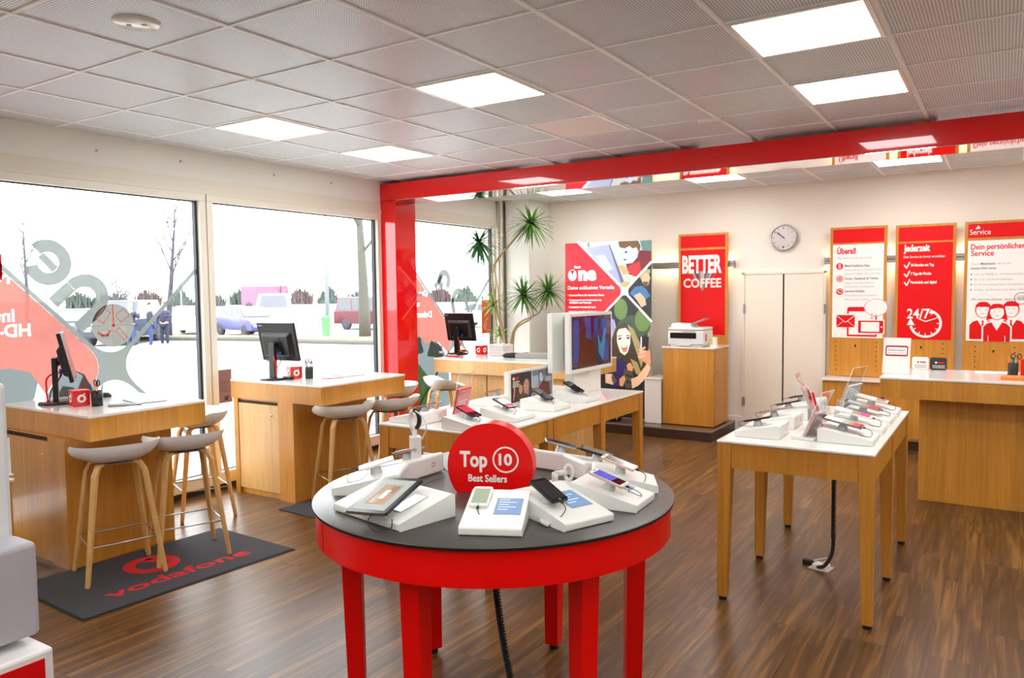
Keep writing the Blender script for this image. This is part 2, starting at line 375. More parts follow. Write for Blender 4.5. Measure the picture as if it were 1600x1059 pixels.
# raised dark wooden platform along the back wall
p = struct('trim_3', MB(DARKWOOD).box(0.47, 6.60, 0.0, 3.04, YB - 0.02, 0.11), bevel=0.002)
MB(mat('platform_top_wood', c8(92, 62, 44), 0.3, coat=0.2)).box(0.47, 6.61, 0.11, 3.03, YB - 0.02, 0.116).build('platform_top', p)
MB(ALU).box(0.47, 6.594, 0.106, 3.045, 6.612, 0.121).box(3.034, 6.60, 0.106, 3.048, YB - 0.02, 0.121).build('edge_strip', p)

# vertical pipes in the corner
t = thing('heating_pipes', 'white vertical heating pipes in the corner left of the pillar', 'pipes', (0.03, 6.93, 0))
for dx, r_ in ((0, .016), (0.045, .02), (0.02, .012)): MB(mat('pipe_paint_cream', c8(226, 220, 206), .7)).cyl(dx, -abs(dx - .02) * 1.2, 0, H, r_, 16).build('pipe', t)
for z in (1.5, 2.45): MB(ALU).box(-0.02, -0.03, z, 0.07, 0.01, z + 0.02).build('bracket', t)

# ------------------------------------------------------------------ ceiling lamps
def lamp(i, j, label, m=LAMPM, grp='ceiling lamps'):
    x0, y0 = GX[i], GY[j + 7]
    t = thing('ceiling_lamp', label, 'lamp', (x0 + 0.3125, y0 + 0.3125, H - 0.012), 0, grp)
    a = 0.278
    f = MB(WHITE); f.box(-0.3, -0.3, 0, 0.3, -a, 0.011); f.box(-0.3, a, 0, 0.3, 0.3, 0.011); f.box(-0.3, -a, 0, -a, a, 0.011); f.box(a, -a, 0, 0.3, a, 0.011); f.build('frame', t)
    MB(m).box(-a, -a, 0.004, a, a, 0.010).build('diffuser', t)
lamp(1, 3, 'lit ceiling lamp nearest the window wall, left of the other lamps')
lamp(1, 5, 'lit ceiling lamp just behind the leftmost one, before the red beam')
lamp(4, 3, 'lit ceiling lamp in the middle of the ceiling, above the round red table')
lamp(4, 5, 'unlit pinkish ceiling lamp panel in front of the red beam', LAMPOFF)
lamp(7, 3, 'lit ceiling lamp at the top right, largest in the picture')
lamp(7, 5, 'lit ceiling lamp at the right, just in front of the red beam')
lamp(1, 10, 'lit ceiling lamp behind the red beam, above the tall plant')
lamp(4, 10, 'lit ceiling lamp behind the red beam, above the printer')
lamp(7, 10, 'lit ceiling lamp behind the red beam, above the service panels')
for i, j in ((4, -2), (1, -2), (7, -3), (13, -4), (7, -1), (10, 3), (10, -1), (10, 6), (10, 10), (13, 3), (13, 8), (13, -1), (7, -5), (4, -5), (10, -5), (1, -5), (2, 8), (5, 8), (8, 8)):  # extra lamps added to brighten the room
    lamp(i, j, 'added ceiling lamp outside the view or behind the red beam, to brighten the room')
def disc(x, y, lab, r):
    t = thing('ceiling_speaker', lab, 'speaker', (x, y, H - 0.012))
    MB(WHITE).lathe([(0.0, 0), (r * .9, 0), (r, 0.006), (r, 0.012)], 32).build('cover', t)
    b = MB(GREYP)
    for a in (30, 210): b.cyl(.35 * r * math.cos(rad(a)), .35 * r * math.sin(rad(a)), -0.002, 0.0, .012, 10)
    b.build('vent_hole', t)
disc(2.461, 0.328, 'round white ceiling disc at the top left', 0.10)
disc(3.935, 3.80, 'round white ceiling disc just in front of the red beam', 0.09)
for (y, z), l in zip(((1.507, 2.795), (2.205, 2.809), (3.171, 2.816), (3.892, 2.821)), ('leftmost', 'second from the left', 'third from the left', 'rightmost, nearest the red beam')):
    tag(MB(STEEL).at(frame((0, y, z), (0, 1, 0), (0, 0, 1))).lathe([(0.011, 0), (0.011, 0.004), (0.005, 0.006), (0.005, 0.02)], 10).build('screw_hook'), 'small metal screw in the wall above the windows, ' + l, 'screw', 'screws above the windows')

# ------------------------------------------------------------------ red portal across the room
t = thing('red_portal_frame', 'glossy red portal frame: column at the window, long beam under the ceiling', 'portal frame', (0, 4.61, 0))
MB(RED).box(0.004, 0, 0, 0.215, 0.34, 2.70).build('column', t, bevel=0.002)
bm_ = MB(RED).hexa([(0.004, .0038, 2.705), (XR - .02, .0038, 2.705), (XR - .02, .34, 2.705), (.004, .34, 2.705)], [(0.004, 0, 2.885), (XR - .02, 0, 2.885), (XR - .02, .34, 2.885), (.004, .34, 2.885)]); bm_.build('beam', t, bevel=0.002)
MB(mat('mirror_underside', c8(226, 214, 212), 0.03, metal=1.0)).hexa([(0.216, .005, 2.700), (XR - .02, .005, 2.700), (XR - .02, .336, 2.690), (.216, .336, 2.690)], [(0.216, .005, 2.7045), (XR - .02, .005, 2.7045), (XR - .02, .336, 2.7045), (.216, .336, 2.7045)]).build('mirror_soffit', t)
for xx in (0.92, 1.01, 3.16, 3.22, 5.9): MB(CABLE).cyl(xx, 0.15, 2.885, 2.92, 0.003, 6).build('hanger_wire', t)

# ------------------------------------------------------------------ film on the shop windows
FR = film('red_window_film', (0.24, 0.10, 0.09, 1), (0.34, 0.12, 0.10, 1), 0.86)
FRD = film('deep_red_window_film', (0.2, 0.02, 0.02, 1), (0.22, 0.008, 0.012, 1), 0.9)
FG = film('grey_window_film', (0.3, 0.32, 0.3, 1), (0.13, 0.14, 0.132, 1), 0.92)
FW = film('white_window_film', (0.4, 0.4, 0.36, 1), (0.15, 0.15, 0.135, 1), 0.92)
FT = film('white_film_lettering', (1, 1, 1, 1), (0.92, 0.92, 0.92, 1), 0.97)
FH = film('picture_window_film', (0.2, 0.24, 0.24, 1), (0.11, 0.128, 0.126, 1), 0.9)
FGR = film('green_window_film', (0.4, 0.6, 0.3, 1), (0.19, 0.32, 0.12, 1), 0.88)
WM = lambda y, z: frame((0.0, y, z), (0, 1, 0), (0, 0, 1)) @ Matrix.Diagonal((-1, 1, 1, 1))     # writing meant to be read from the street
XF = -0.038
def bez2(a, c, b, n=8): return [((1 - t) ** 2 * a[0] + 2 * t * (1 - t) * c[0] + t * t * b[0], (1 - t) ** 2 * a[1] + 2 * t * (1 - t) * c[1] + t * t * b[1]) for t in [i / n for i in range(n + 1)]]
def window_art(nm, lab, cy, cz, ymin, ymax, letters=True, low=()):
    F = frame((XF, cy, cz), (0, 1, 0), (0, 0, 1)); zt, zb = 2.44 - cz, 0.2 - cz; yl, yr = ymin - cy, ymax - cy
    t = thing(nm, lab, 'window sticker', (0, 0, 0))
    k = 0.0255
    arc = bez2((-0.183, 0.1577), (-0.036, 0.0), (-0.183, -0.1577), 12)
    def clipdiag(s):   # where the diagonal through (s*d, d) leaves the panel on the left
        lim = zt if s > 0 else -zb
        return min(lim, -yl)
    du = clipdiag(1); dd = clipdiag(-1)
    P = arc[:] + [(a_ - cy, b_ - cz) for a_, b_ in low] + ([(yl, du - k)] if du < -yl else []) + [(-du, du - k)]
    red = MB(FR).at(F).prism(P, -.0003, .0002).build('red_field', t)
    q = MB(FG).at(F @ T(0, 0, 0.0006))
    star = []
    for a in range(4):
        A = rad(45 + 90 * a); B = rad(135 + 90 * a); w_ = 0.017; d_ = 0.24
        p0 = (d_ * math.cos(A) - w_ * math.sin(A) * 1, d_ * math.sin(A) + w_ * math.cos(A)); p1 = (d_ * math.cos(B) + w_ * math.sin(B), d_ * math.sin(B) - w_ * math.cos(B))
        mid = (0.035 * math.cos((A + B) / 2), 0.035 * math.sin((A + B) / 2)); star += bez2(p0, mid, p1, 8)
    q.poly(star)
    for a, sx, sz in ((135, -1, 1), (45, 1, 1), (-45, 1, -1), (-135, -1, -1)):
        L = min((zt if sz > 0 else -zb), (-yl if sx < 0 else yr)); q.stroke([(0.1745 * sx, 0.1745 * sz), (L * sx, L * sz)], 0.034)
    q.build('grey_cross', t)
    if letters:
        # the word "one" beside "Red", laid along the diagonal, readable from outside; its o is a disc of four icons
        D = frame((XF + 0.0012, cy, cz), (0, -0.70, 0.714), (0, -0.714, -0.70)) 
        u = MB(FG).at(frame((XF + 0.0012, cy, cz), (0, -0.67, 0.742), (0, 0.742, 0.67)))
        u.ring(0.52, 0.20, 0.085, 0.175, a0=0, a1=180, sy=1.15); u.rect(0.345, 0.02, 0.435, 0.1995); u.rect(0.605, 0.02, 0.695, 0.1995)
        # letter e
        u.ring(0.88, 0.20, 0.075, 0.165, a0=0, a1=300, n=44); u.rect(0.8085, 0.172, 0.9515, 0.228)
        u.text('Red', 0.30, 0.43, 0.075, bold=0.01)
        u.build('lettering', t)
        disc_ = MB(FW).at(frame((XF + 0.0006, cy + 0.02, cz + 0.315), (0, 1, 0), (0, 0, 1))); disc_.ell(0, 0, 0.165, n=40); disc_.build('icon_disc', t)
        ic = MB(mat('icon_red_line', c8(214, 120, 104), 0.6)).at(frame((XF + 0.0014, cy + 0.02, cz + 0.315), (0, 1, 0), (0, 0, 1)))
        ic.rect(-0.006, 0.01, 0.006, 0.16)
        for (ax, ay, rot, ww, hh) in ((-0.075, 0.075, -35, .032, .05), (0.075, 0.075, 35, .042, .036), (0.062, -0.07, 40, .018, .05)):
            c_, s_ = math.cos(rad(rot)), math.sin(rad(rot)); R_ = lambda px, py: (ax + c_ * px - s_ * py, ay + s_ * px + c_ * py)
            ic.stroke([R_(-ww, -hh), R_(ww, -hh), R_(ww, hh), R_(-ww, hh), R_(-ww, -hh)], 0.007)
        ic.stroke([(-0.12, -0.05), (-0.09, -0.075), (-0.05, -0.075), (-0.03, -0.04)], 0.022)
        ic.m(GREYP).rect(-0.16, -0.004, 0.16, 0.004).rect(-0.005, -0.15, 0.005, 0.0); ic.m(REDM).ell(0, 0, 0.013, z=.0004); ic.build('icons', t)
    return t, red
LOW1 = [(1.27, .90), (1.31, 1.02), (1.35, 1.11), (1.26, 1.175), (1.15, 1.10), (1.08, 1.0), (1.03, 1.09), (.98, 1.17), (.85, 1.21), (.70, 1.20), (.5, 1.1), (-.68, 1.08)]
LOW3 = [(5.85, .95), (5.62, 1.12), (5.4, 1.1), (5.2, 1.27), (4.86, 1.2)]
t, F = window_art('window_film_poster', 'see-through red and grey advert film on the left shop window, seen from behind', 1.58, 1.163, -0.68, 2.33, True, LOW1)
cut_text(F, [(s_, .085, .025, WM(y_, z_) @ T(0, 0, XF)) for s_, y_, z_ in (('HD-TV', 1.005, 1.43), ('Internet', 0.905, 1.535), ('Nur', 0.885, 1.80))])
MB(FRD).at(frame((XF + .001, 0, 0), (0, 1, 0), (0, 0, 1))).rect(0.45, 1.82, 0.835, 2.0).build('dark_red_box', t)
hp = MB(FH).at(frame((XF + .001, 0, 0), (0, 1, 0), (0, 0, 1)))
hp.poly([(-.68, .3), (-.68, 1.08), (0.5, 1.1), (0.70, 1.20), (0.85, 1.21), (0.98, 1.17), (1.03, 1.09), (1.0, .98), (0.9, .86), (.8, .3)]); hp.poly([(1.1, .7), (1.08, .98), (1.15, 1.1), (1.26, 1.17), (1.36, 1.12), (1.42, 1.0), (1.38, .9), (1.3, .7)])
hp.m(FW).poly([(0.86, .3), (0.92, .84), (1.0, .93), (1.09, .86), (1.12, .6), (1.0, .3)], .0005).poly([(1.15, .75), (1.14, .95), (1.2, 1.05), (1.28, 1.03), (1.3, .85)], .0005); hp.build('printed_portrait', t)
t, F = window_art('window_film_poster', 'see-through red, green and grey advert film on the window behind the red column', 6.03, 1.15, 4.85, 6.78, False, LOW3)
u = MB(FG).at(frame((XF + .0012, 0, 0), (0, 1, 0), (0, 0, 1)))
u.ring(5.78, 1.86, .05, .13, a0=-60, a1=250); u.stroke([(5.60, 1.78), (5.73, 1.90)], .06); u.ring(6.07, 1.62, .06, .14, a0=20, a1=200); u.stroke([(5.93, 1.62), (5.98, 1.42)], .07); u.stroke([(6.2, 1.66), (6.28, 1.46)], .07)
u.build('lettering', t)
cut_text(F, [(s_, .07, .02, WM(y_, z_) @ T(0, 0, XF)) for s_, y_, z_ in (('Datenflat', 5.45, 1.665), ('für', 5.30, 1.545), ('Deinen', 5.53, 1.415))])
u = MB(FH).at(frame((XF + .001, 0, 0), (0, 1, 0), (0, 0, 1)))
u.poly([(4.86, 1.2), (5.2, 1.27), (5.4, 1.1), (5.62, 1.12), (5.78, .95), (5.85, .75), (5.85, .3), (4.86, .3)]); u.m(FGR).poly([(4.86, .3), (4.86, .86), (5.25, .88), (5.42, .72), (5.45, .3)], .0005)
u.m(FW).poly([(4.9, 1.1), (5.0, 1.22), (5.3, 1.18), (5.36, 1.0), (5.1, .95)], .0006).poly([(5.42, .95), (5.5, 1.13), (5.72, 1.05), (5.74, .9)], .0006); u.build('printed_picture', t)
t = thing('notice_sheet', 'brownish transparent notice sheet low on the middle window', 'notice', (0.0, 2.56, 0.9))
MB(film('brown_film', (.5, .36, .34, 1), (.26, .16, .145, 1), .8)).box(-0.0385, -0.10, -0.15, -0.0375, 0.10, 0.145).build('sheet', t)
b = MB(FW).at(frame((-0.037, 0, 0), (0, 1, 0), (0, 0, 1)))
for i in range(3): b.ring(-0.045 + .045 * i, .10, .009, .014, n=4)
for i in range(5): b.rect(-0.07, .04 - .022 * i, 0.065, .045 - .022 * i)
b.rect(.02, -.13, .06, -.09); b.build('print', t)
t = thing('orange_sticker', 'orange poster stuck to the window beside the corner plant', 'sticker', (0, 6.66, 1.38))
MB(mat('orange_film', c8(255, 112, 20), .5, emit=c8(255, 110, 20), es=0.0)).box(-0.036, -0.09, -0.22, -0.034, 0.10, 0.22).build('sheet', t)
b = MB(WPRINT).at(frame((-0.033, 0, 0), (0, 1, 0), (0, 0, 1))); b.stroke([(-.05, -.14), (0, -.05), (.05, -.02)], .01).stroke([(-.02, -.16), (.03, -.08)], .01).stroke([(-.07, .08), (.06, .12)], .006); b.build('print', t)

# ================================================================== OUTSIDE
GZ = -0.30
tag(struct('ground', MB(mat('pale_asphalt', c8(150, 148, 146), 0.9, bump=.2, bscale=8)).box(-420, -60, GZ - .2, -0.27, 420, GZ)), 'pale grey car park outside the shop windows', 'ground')
tag(struct('trim_4', MB(mat('pavement', c8(170, 168, 164), .9)).box(-2.2, -60, GZ, -0.26, 60, -0.14)), 'paved strip along the shop front outside', 'pavement')
TYRE = mat('tyre_rubber', c8(60, 60, 66), .8); RIM = mat('wheel_rim', c8(190, 190, 195), .4, metal=.4); CGL = mat('car_glass', c8(46, 52, 62), .1, coat=.5)
def car(name, label, loc, rz, L, W, Ht, paint, kind='sedan', lights=True):
    t = thing(name, label, 'car', loc, rz, None)
    if kind == 'sedan': low = [(-.5, .22), (-.49, .62), (-.40, .68), (.20, .64), (.44, .56), (.5, .44), (.5, .22)]; cab = [(-.40, .66), (-.24, 1), (.05, .99), (.24, .62)]
    elif kind == 'van': low = [(-.5, .18), (-.5, .56), (.28, .58), (.46, .48), (.5, .36), (.5, .18)]; cab = [(-.495, .55), (-.46, 1), (.12, 1), (.31, .57)]
    else: low = [(-.5, .2), (-.5, .58), (.22, .6), (.46, .54), (.5, .42), (.5, .2)]; cab = [(-.495, .57), (-.42, .98), (.02, 1), (.23, .59)]
    pl = [(x * L, z * Ht) for x, z in low]; F = frame((0, -W / 2, 0), (1, 0, 0), (0, 0, 1))
    b = MB(paint); b.at(frame((0, 0, 0), (1, 0, 0), (0, 0, 1))).prism(pl, -W / 2, W / 2)
    b.at(I4); n = len(cab); P = [(x * L, z * Ht) for x, z in cab]; wi = lambda z: W / 2 * (.97 if z < .75 * Ht else .80)
    A = [(x, -wi(z), z) for x, z in P]; B = [(x, wi(z), z) for x, z in P]
    b.raw(A + B, [(0, 1, 2, 3)[::-1], (4, 5, 6, 7), (0, 4, 5, 1)[::-1], (1, 5, 6, 2)[::-1], (2, 6, 7, 3)[::-1]])
    b.build('body', t, bevel=.05, seg=3)
    def lerp(a, c, k): return tuple(a[i] + (c[i] - a[i]) * k for i in range(3))
    for s_, Q in ((-1, A), (1, B)):
        bl, tl, tr, br = Q; g_ = MB(CGL); o = .012 * s_
        for u0, u1 in ((.06, .34), (.38, .64), (.68, .93)):
            c4 = [lerp(lerp(bl, br, u0), lerp(tl, tr, u0), .12), lerp(lerp(bl, br, u1), lerp(tl, tr, u1), .12), lerp(lerp(bl, br, u1), lerp(tl, tr, u1), .86), lerp(lerp(bl, br, u0), lerp(tl, tr, u0), .86)]
            g_.raw([(x, y + o, z) for x, y, z in c4], [(0, 1, 2, 3) if s_ < 0 else (3, 2, 1, 0)])
        g_.build('side_window', t)
    for e, nm in ((3, 'windscreen'), (0, 'rear_window')):
        i, j = (0, 1) if e == 0 else (3, 2); sx = -.012 if e == 0 else .012
        q = [lerp(lerp(A[i], A[j], .12), lerp(B[i], B[j], .12), .1), lerp(lerp(A[i], A[j], .12), lerp(B[i], B[j], .12), .9), lerp(lerp(A[i], A[j], .88), lerp(B[i], B[j], .88), .9), lerp(lerp(A[i], A[j], .88), lerp(B[i], B[j], .88), .1)]
        MB(CGL).raw([(x + sx, y, z + .012) for x, y, z in q], [(0, 1, 2, 3) if e == 3 else (3, 2, 1, 0)]).build(nm, t)
    for wx in (-.31, .31):
        for sy in (-1, 1):
            k = MB(TYRE).at(frame((wx * L, sy * (W / 2 - .19), .31), (1, 0, 0), (0, 0, sy))); sg = -1
            k = MB(TYRE).at(T(wx * L, sy * (W / 2 - .09), .31) @ Matrix.Rotation(rad(90) * -sy, 4, 'X')); k.lathe([(.0, -.1), (.29, -.1), (.31, -.06), (.31, .06), (.29, .11), (.2, .11)], 24)
            wo = k.build('wheel', t)
            MB(RIM).at(T(wx * L, sy * (W / 2 - .09), .31) @ Matrix.Rotation(rad(90) * -sy, 4, 'X')).lathe([(.2, .10), (.19, .085), (.06, .11), (0, .11)], 20).build('rim', wo)
    if lights:
        MB(mat('tail_lamp', c8(190, 30, 30), .2)).box(-L / 2 - .01, -W / 2 + .02, .36 * Ht, -L / 2 + .08, -W / 2 + .2, .52 * Ht).box(-L / 2 - .01, W / 2 - .2, .36 * Ht, -L / 2 + .08, W / 2 - .02, .52 * Ht).build('tail_light', t)
        MB(mat('head_lamp', c8(220, 225, 230), .15)).box(L / 2 - .12, -W / 2 + .06, .33 * Ht, L / 2 + .0, -W / 2 + .38, .42 * Ht).box(L / 2 - .12, W / 2 - .38, .33 * Ht, L / 2 + .0, W / 2 - .06, .42 * Ht).build('headlight', t)
        MB(mat('number_plate', c8(230, 230, 230), .4)).box(L / 2, -.26, .27 * Ht, L / 2 + .02, .26, .33 * Ht).build('number_plate', t)
    return t
DKB = mat('dark_blue_grey_paint', c8(34, 40, 54), .3, coat=.4); BLU = mat('blue_paint', c8(44, 46, 112), .3, coat=.4); WHP = mat('white_paint', c8(235, 236, 240), .3, coat=.4)
REDP = mat('dark_red_paint', c8(88, 20, 32), .3, coat=.4); DK2 = mat('dark_grey_paint', c8(38, 42, 52), .3)
car('parked_van', 'dark blue people carrier parked behind the icon disc on the left window', (-26.4, 17.3, GZ), rad(-50), 4.6, 1.85, 1.85, DKB, 'van')
car('parked_car', 'dark car behind the red film, left of the dark people carrier', (-30.2, 17.2, GZ), rad(-50), 4.3, 1.8, 1.45, DK2, 'hatch')
car('parked_car', 'white car partly behind the window post, beyond the people', (-30.6, 23.4, GZ), rad(-50), 4.5, 1.8, 1.5, WHP, 'hatch')
car('parked_car', 'blue car parked just right of the first window post', (-26.2, 23.6, GZ), rad(-13), 4.4, 1.8, 1.45, BLU, 'sedan')
car('parked_van', 'white delivery van parked behind the second monitor', (-29.7, 28.2, GZ), rad(-42), 5.2, 2.0, 2.1, WHP, 'van')
car('parked_van', 'dark red people carrier parked beside the near tree trunk', (-24.4, 31.0, GZ), rad(3), 4.7, 1.9, 1.85, REDP, 'van')
car('parked_car', 'white car half hidden behind the near tree trunk', (-19.5, 35.5, GZ), rad(20), 4.4, 1.8, 1.45, WHP, 'sedan')
car('parked_car', 'distant white car behind the dark people carrier', (-40, 26.0, GZ), rad(45), 4.4, 1.8, 1.5, WHP, 'hatch')
t = thing('shipping_container', 'pinkish red trailer box far across the car park', 'trailer', (-88, 76, GZ), rad(38))
MB(mat('pinkish_red_tarpaulin', c8(176, 84, 108), .6)).box(-3.4, -1.2, .5, 3.4, 1.2, 3.4).build('box', t, bevel=.1)  # whole box in one even pinkish red
for x_ in (-2.3, 2.0): MB(TYRE).at(T(x_, -1.1, .5) @ Matrix.Rotation(rad(90), 4, 'X')).lathe([(0, -.1), (.5, -.1), (.5, .15), (0, .15)], 16).build('wheel', t)
BARK = mat('pale_bark', c8(74, 78, 70), .9, bump=.4, bscale=30); BARKD = mat('grey_bark', c8(62, 62, 70), .9)
def tree(label, loc, h, r, m, seed, spread=.5, levels=4, name='bare_tree', lean=0, first=.35):
    rnd = random.Random(seed); t = thing(name, label, 'tree', loc)
    tr = MB(m); P = [Vector((lean * h * .0, 0, 0))]; d = Vector((lean, 0, 1)).normalized(); k = 7
    for i in range(k): d = (d + Vector((rnd.uniform(-.05, .05), rnd.uniform(-.05, .05), .1))).normalized(); P.append(P[-1] + d * h / k)
    tr.tube(P, [r * (1 - .85 * i / k) for i in range(k + 1)], 10); tr.build('trunk', t)
    br = MB(m)
    def go(p, d, L, rr, lv):
        pts = [p]; dd = d
        for i in range(4): dd = (dd + Vector((rnd.uniform(-.18, .18), rnd.uniform(-.18, .18), .10))).normalized(); pts.append(pts[-1] + dd * L / 4)
        br.tube(pts, [rr * (1 - .16 * i) for i in range(5)], 5, cap=False)
        if lv > 0:
            for i in range(3):
                a = rnd.uniform(0, 2 * PI); nd = (dd + Vector((math.cos(a), math.sin(a), .2)) * spread * 1.2).normalized(); go(pts[rnd.choice((2, 3, 4))], nd, L * rnd.uniform(.5, .7), rr * .5, lv - 1)
    for i in range(9):
        f_ = first + (1 - first) * i / 9; q = P[min(k, int(f_ * k))].lerp(P[min(k, int(f_ * k) + 1)], f_ * k % 1); a = i * 2.4 + rnd.uniform(-.4, .4)
        go(q, Vector((math.cos(a) * spread * 2, math.sin(a) * spread * 2, .9)).normalized(), h * (.34 - .18 * f_), r * .36 * (1 - .5 * f_), levels - 2)
    br.build('branches', t); return t
tree('tall bare tree with a thick pale trunk at the right edge of the middle window', (-17.9, 23.2, GZ), 9.0, .28, BARK, 3, .6, 4, first=.42)
tree('slender bare tree left of the first window post, beside the three people', (-27.7, 20.2, GZ), 6.4, .16, BARKD, 5, .35, 4)
tree('small bare tree above the red film at the left', (-62, 30, GZ), 8.6, .2, BARKD, 8, .35, 4)
tree('round-crowned bare tree in front of the distant red trailer', (-68, 61.5, GZ), 4.6, .16, BARKD, 11, 1.1, 5, first=.4)
LP = mat('galvanised_post', c8(128, 134, 142), .6)
def post(label, loc, h, r):
    t = thing('street_lamp', label, 'lamp post', loc); MB(LP).tube([(0, 0, 0), (0, 0, h)], [r, r * .6], 12).build('pole', t); MB(LP).box(-.5, -.1, h, .1, .1, h + .1).build('lamp_head', t)
post('pale lamp post with the green bin hanging on it', (-20.1, 23.1, GZ), 9, .10)
post('thin lamp post behind the blue car', (-55, 51.5, GZ), 9, .12)
post('thin lamp post behind the dark people carrier', (-50, 36.0, GZ), 8, .08)
t = thing('litter_bin', 'light green litter bin fixed to the pale lamp post', 'bin', (-19.9, 22.8, GZ + .15))
MB(mat('green_plastic', c8(92, 160, 96), .5)).lathe([(0.17, 0), (.2, .7), (.22, .74), (.22, .8)], 18).build('body', t); MB(mat('green_plastic_dark', c8(70, 140, 80), .5)).lathe([(.23, .8), (.2, .9), (0, .93)], 18).build('lid', t)
KERB = mat('kerb_concrete', c8(84, 82, 80), .9); GRASS = mat('dry_grass', c8(112, 104, 78), .95, bump=.5, bscale=20, var=.3)
for lab, x0, y0, rz_, L_ in (('kerbed planting island around the tall bare tree', -17.0, 22.1, 8, 5), ('kerbed planting island under the slender bare tree', -25.4, 20.5, 16, 8)):
    t = thing('planting_island', lab, 'kerb', (x0, y0, GZ), rad(rz_)); MB(KERB).box(-L_ / 2, -8 / L_, 0, L_ / 2, 8 / L_, .13).build('kerb', t, bevel=.03); MB(GRASS).box(-L_ / 2 + .15, -8 / L_ + .15, .1, L_ / 2 - .15, 8 / L_ - .15, .16).build('grass', t)
LEAF = [mat('hedge_green', c8(72, 84, 76), .9, bump=1, bscale=3, var=.5), mat('hedge_grey', c8(84, 86, 88), .9, bump=1, bscale=3, var=.5), mat('hedge_rust', c8(96, 78, 80), .9, bump=1, bscale=3, var=.5)]
rnd = random.Random(4)
def bush(m, seed, conifer=False):
    rn = random.Random(seed); b = MB(m)
    for k in range(150):
        a = rn.uniform(0, 2 * PI); r0 = 2.5 * rn.random() ** .6; hh = (4.8 - .8 * r0) * rn.uniform(.55, 1.0) if not conifer else 5.8 * (1 - r0 / 2.8) * rn.uniform(.8, 1)
        p = Vector((r0 * math.cos(a), r0 * math.sin(a), 0)); q = p + Vector((rn.uniform(-.7, .7), rn.uniform(-.7, .7), hh)); w_ = rn.uniform(.12, .26) if not conifer else .4
        b.tube([p, p.lerp(q, .55), q], [w_, w_ * .8, .02], 5, cap=False)
    return b
protos = []
for i in range(30):
    a = rad(66 - 4 - i * 2.0); R_ = 170 + rnd.uniform(-12, 12); cx, cy = 5.7 - R_ * math.sin(a), -1.7 + R_ * math.cos(a); k = i % 5
    if k == len(protos) and len(protos) < 5: o = bush((LEAF * 2)[k], k, k == 3).build('distant_shrub', loc=(cx, cy, GZ)); protos.append(o)
    else: o = protos[k].copy(); COL.objects.link(o); o.location = (cx, cy, GZ)
    o.rotation_euler = (0, 0, rnd.uniform(0, 6)); o.scale = (1, 1, rnd.uniform(.7, 1.1)); tag(o, 'hazy shrub in the distant tree line beyond the car park', 'shrub', 'distant shrubs beyond the car park')

def person(label, loc, rz, coat, trousers, hair, arms):
    t = thing('person', label, 'person', loc, rz, None)
    def skin(name, verts, edges, m, parent=t, sub=2):
        me = bpy.data.meshes.new(name); bm = bmesh.new(); ly = bm.verts.layers.skin.verify(); vs = []
        for i, (x, y, z, r) in enumerate(verts):
            v = bm.verts.new((x, y, z)); rr = r if isinstance(r, tuple) else (r, r); v[ly].radius = rr; v[ly].use_root = (i == 0); vs.append(v)
        for a, b_ in edges: bm.edges.new((vs[a], vs[b_]))
        bm.to_mesh(me); bm.free(); me.materials.append(m); o = bpy.data.objects.new(name, me); COL.objects.link(o); o.parent = parent
        o.modifiers.new('skin', 'SKIN').use_smooth_shade = True; s_ = o.modifiers.new('sub', 'SUBSURF'); s_.levels = s_.render_levels = sub; return o
    SK = mat('skin_tone', c8(214, 168, 146), .6)
    la, ra = arms
    V = [(0, 0, .95, (.15, .11)), (0, 0, 1.18, (.13, .1)), (0, 0, 1.38, (.17, .1)), (0, .0, 1.48, .06), (0, .01, 1.56, .065), (0, .015, 1.66, (.085, .095)), (0, .01, 1.75, .07),
         (.19, 0, 1.38, .06), la[0] + (.045,), la[1] + (.032,), (-.19, 0, 1.38, .06), ra[0] + (.045,), ra[1] + (.032,),
         (.09, 0, .88, .09), (.10, .02, .48, .06), (.10, 0, .08, .04), (.10, .14, .04, .035), (-.09, 0, .88, .09), (-.10, .0, .48, .06), (-.11, -.02, .08, .04), (-.11, .12, .04, .035)]
    E_ = [(0, 1), (1, 2), (2, 3), (3, 4), (4, 5), (5, 6), (2, 7), (7, 8), (8, 9), (2, 10), (10, 11), (11, 12), (0, 13), (13, 14), (14, 15), (15, 16), (0, 17), (17, 18), (18, 19), (19, 20)]
    skin('body', V, E_, SK)
    g = 1.28; J = [(x, y, z, tuple(q * g for q in r) if isinstance(r, tuple) else r * g) for x, y, z, r in V[:13]]; J[0] = (0, 0, .90, (.2, .14)); J[1] = (0, 0, 1.15, (.175, .13)); J[2] = (0, 0, 1.38, (.2, .13))
    skin('jacket', [J[0], J[1], J[2], (0, 0, 1.47, .07), J[7], J[8], J[9][:3] + (.045,), J[10], J[11], J[12][:3] + (.045,)], [(0, 1), (1, 2), (2, 3), (2, 4), (4, 5), (5, 6), (2, 7), (7, 8), (8, 9)], coat)
    skin('trousers', [(0, 0, .93, (.155, .115)), (.09, 0, .86, .105), (.10, .02, .48, .078), (.10, 0, .10, .06), (-.09, 0, .86, .105), (-.10, 0, .48, .078), (-.11, -.02, .10, .06)], [(0, 1), (1, 2), (2, 3), (0, 4), (4, 5), (5, 6)], trousers)
    skin('hair', [(0, -.02, 1.66, (.09, .09)), (0, -.01, 1.74, .085), (0, .0, 1.79, .05)], [(0, 1), (1, 2)], hair)
JN = mat('denim', c8(50, 62, 100), .9); DKC = mat('dark_jacket', c8(34, 40, 58), .8); PUR = mat('purple_grey_coat', c8(48, 44, 70), .8); LH = mat('light_hair', c8(190, 170, 140), .8); DH = mat('dark_hair', c8(50, 40, 36), .8)
dn = ((.26, .02, 1.12), (.25, .08, .88)); dn2 = ((-.26, .02, 1.12), (-.25, .08, .88)); up_ = ((.28, .1, 1.18), (.14, .3, 1.36))
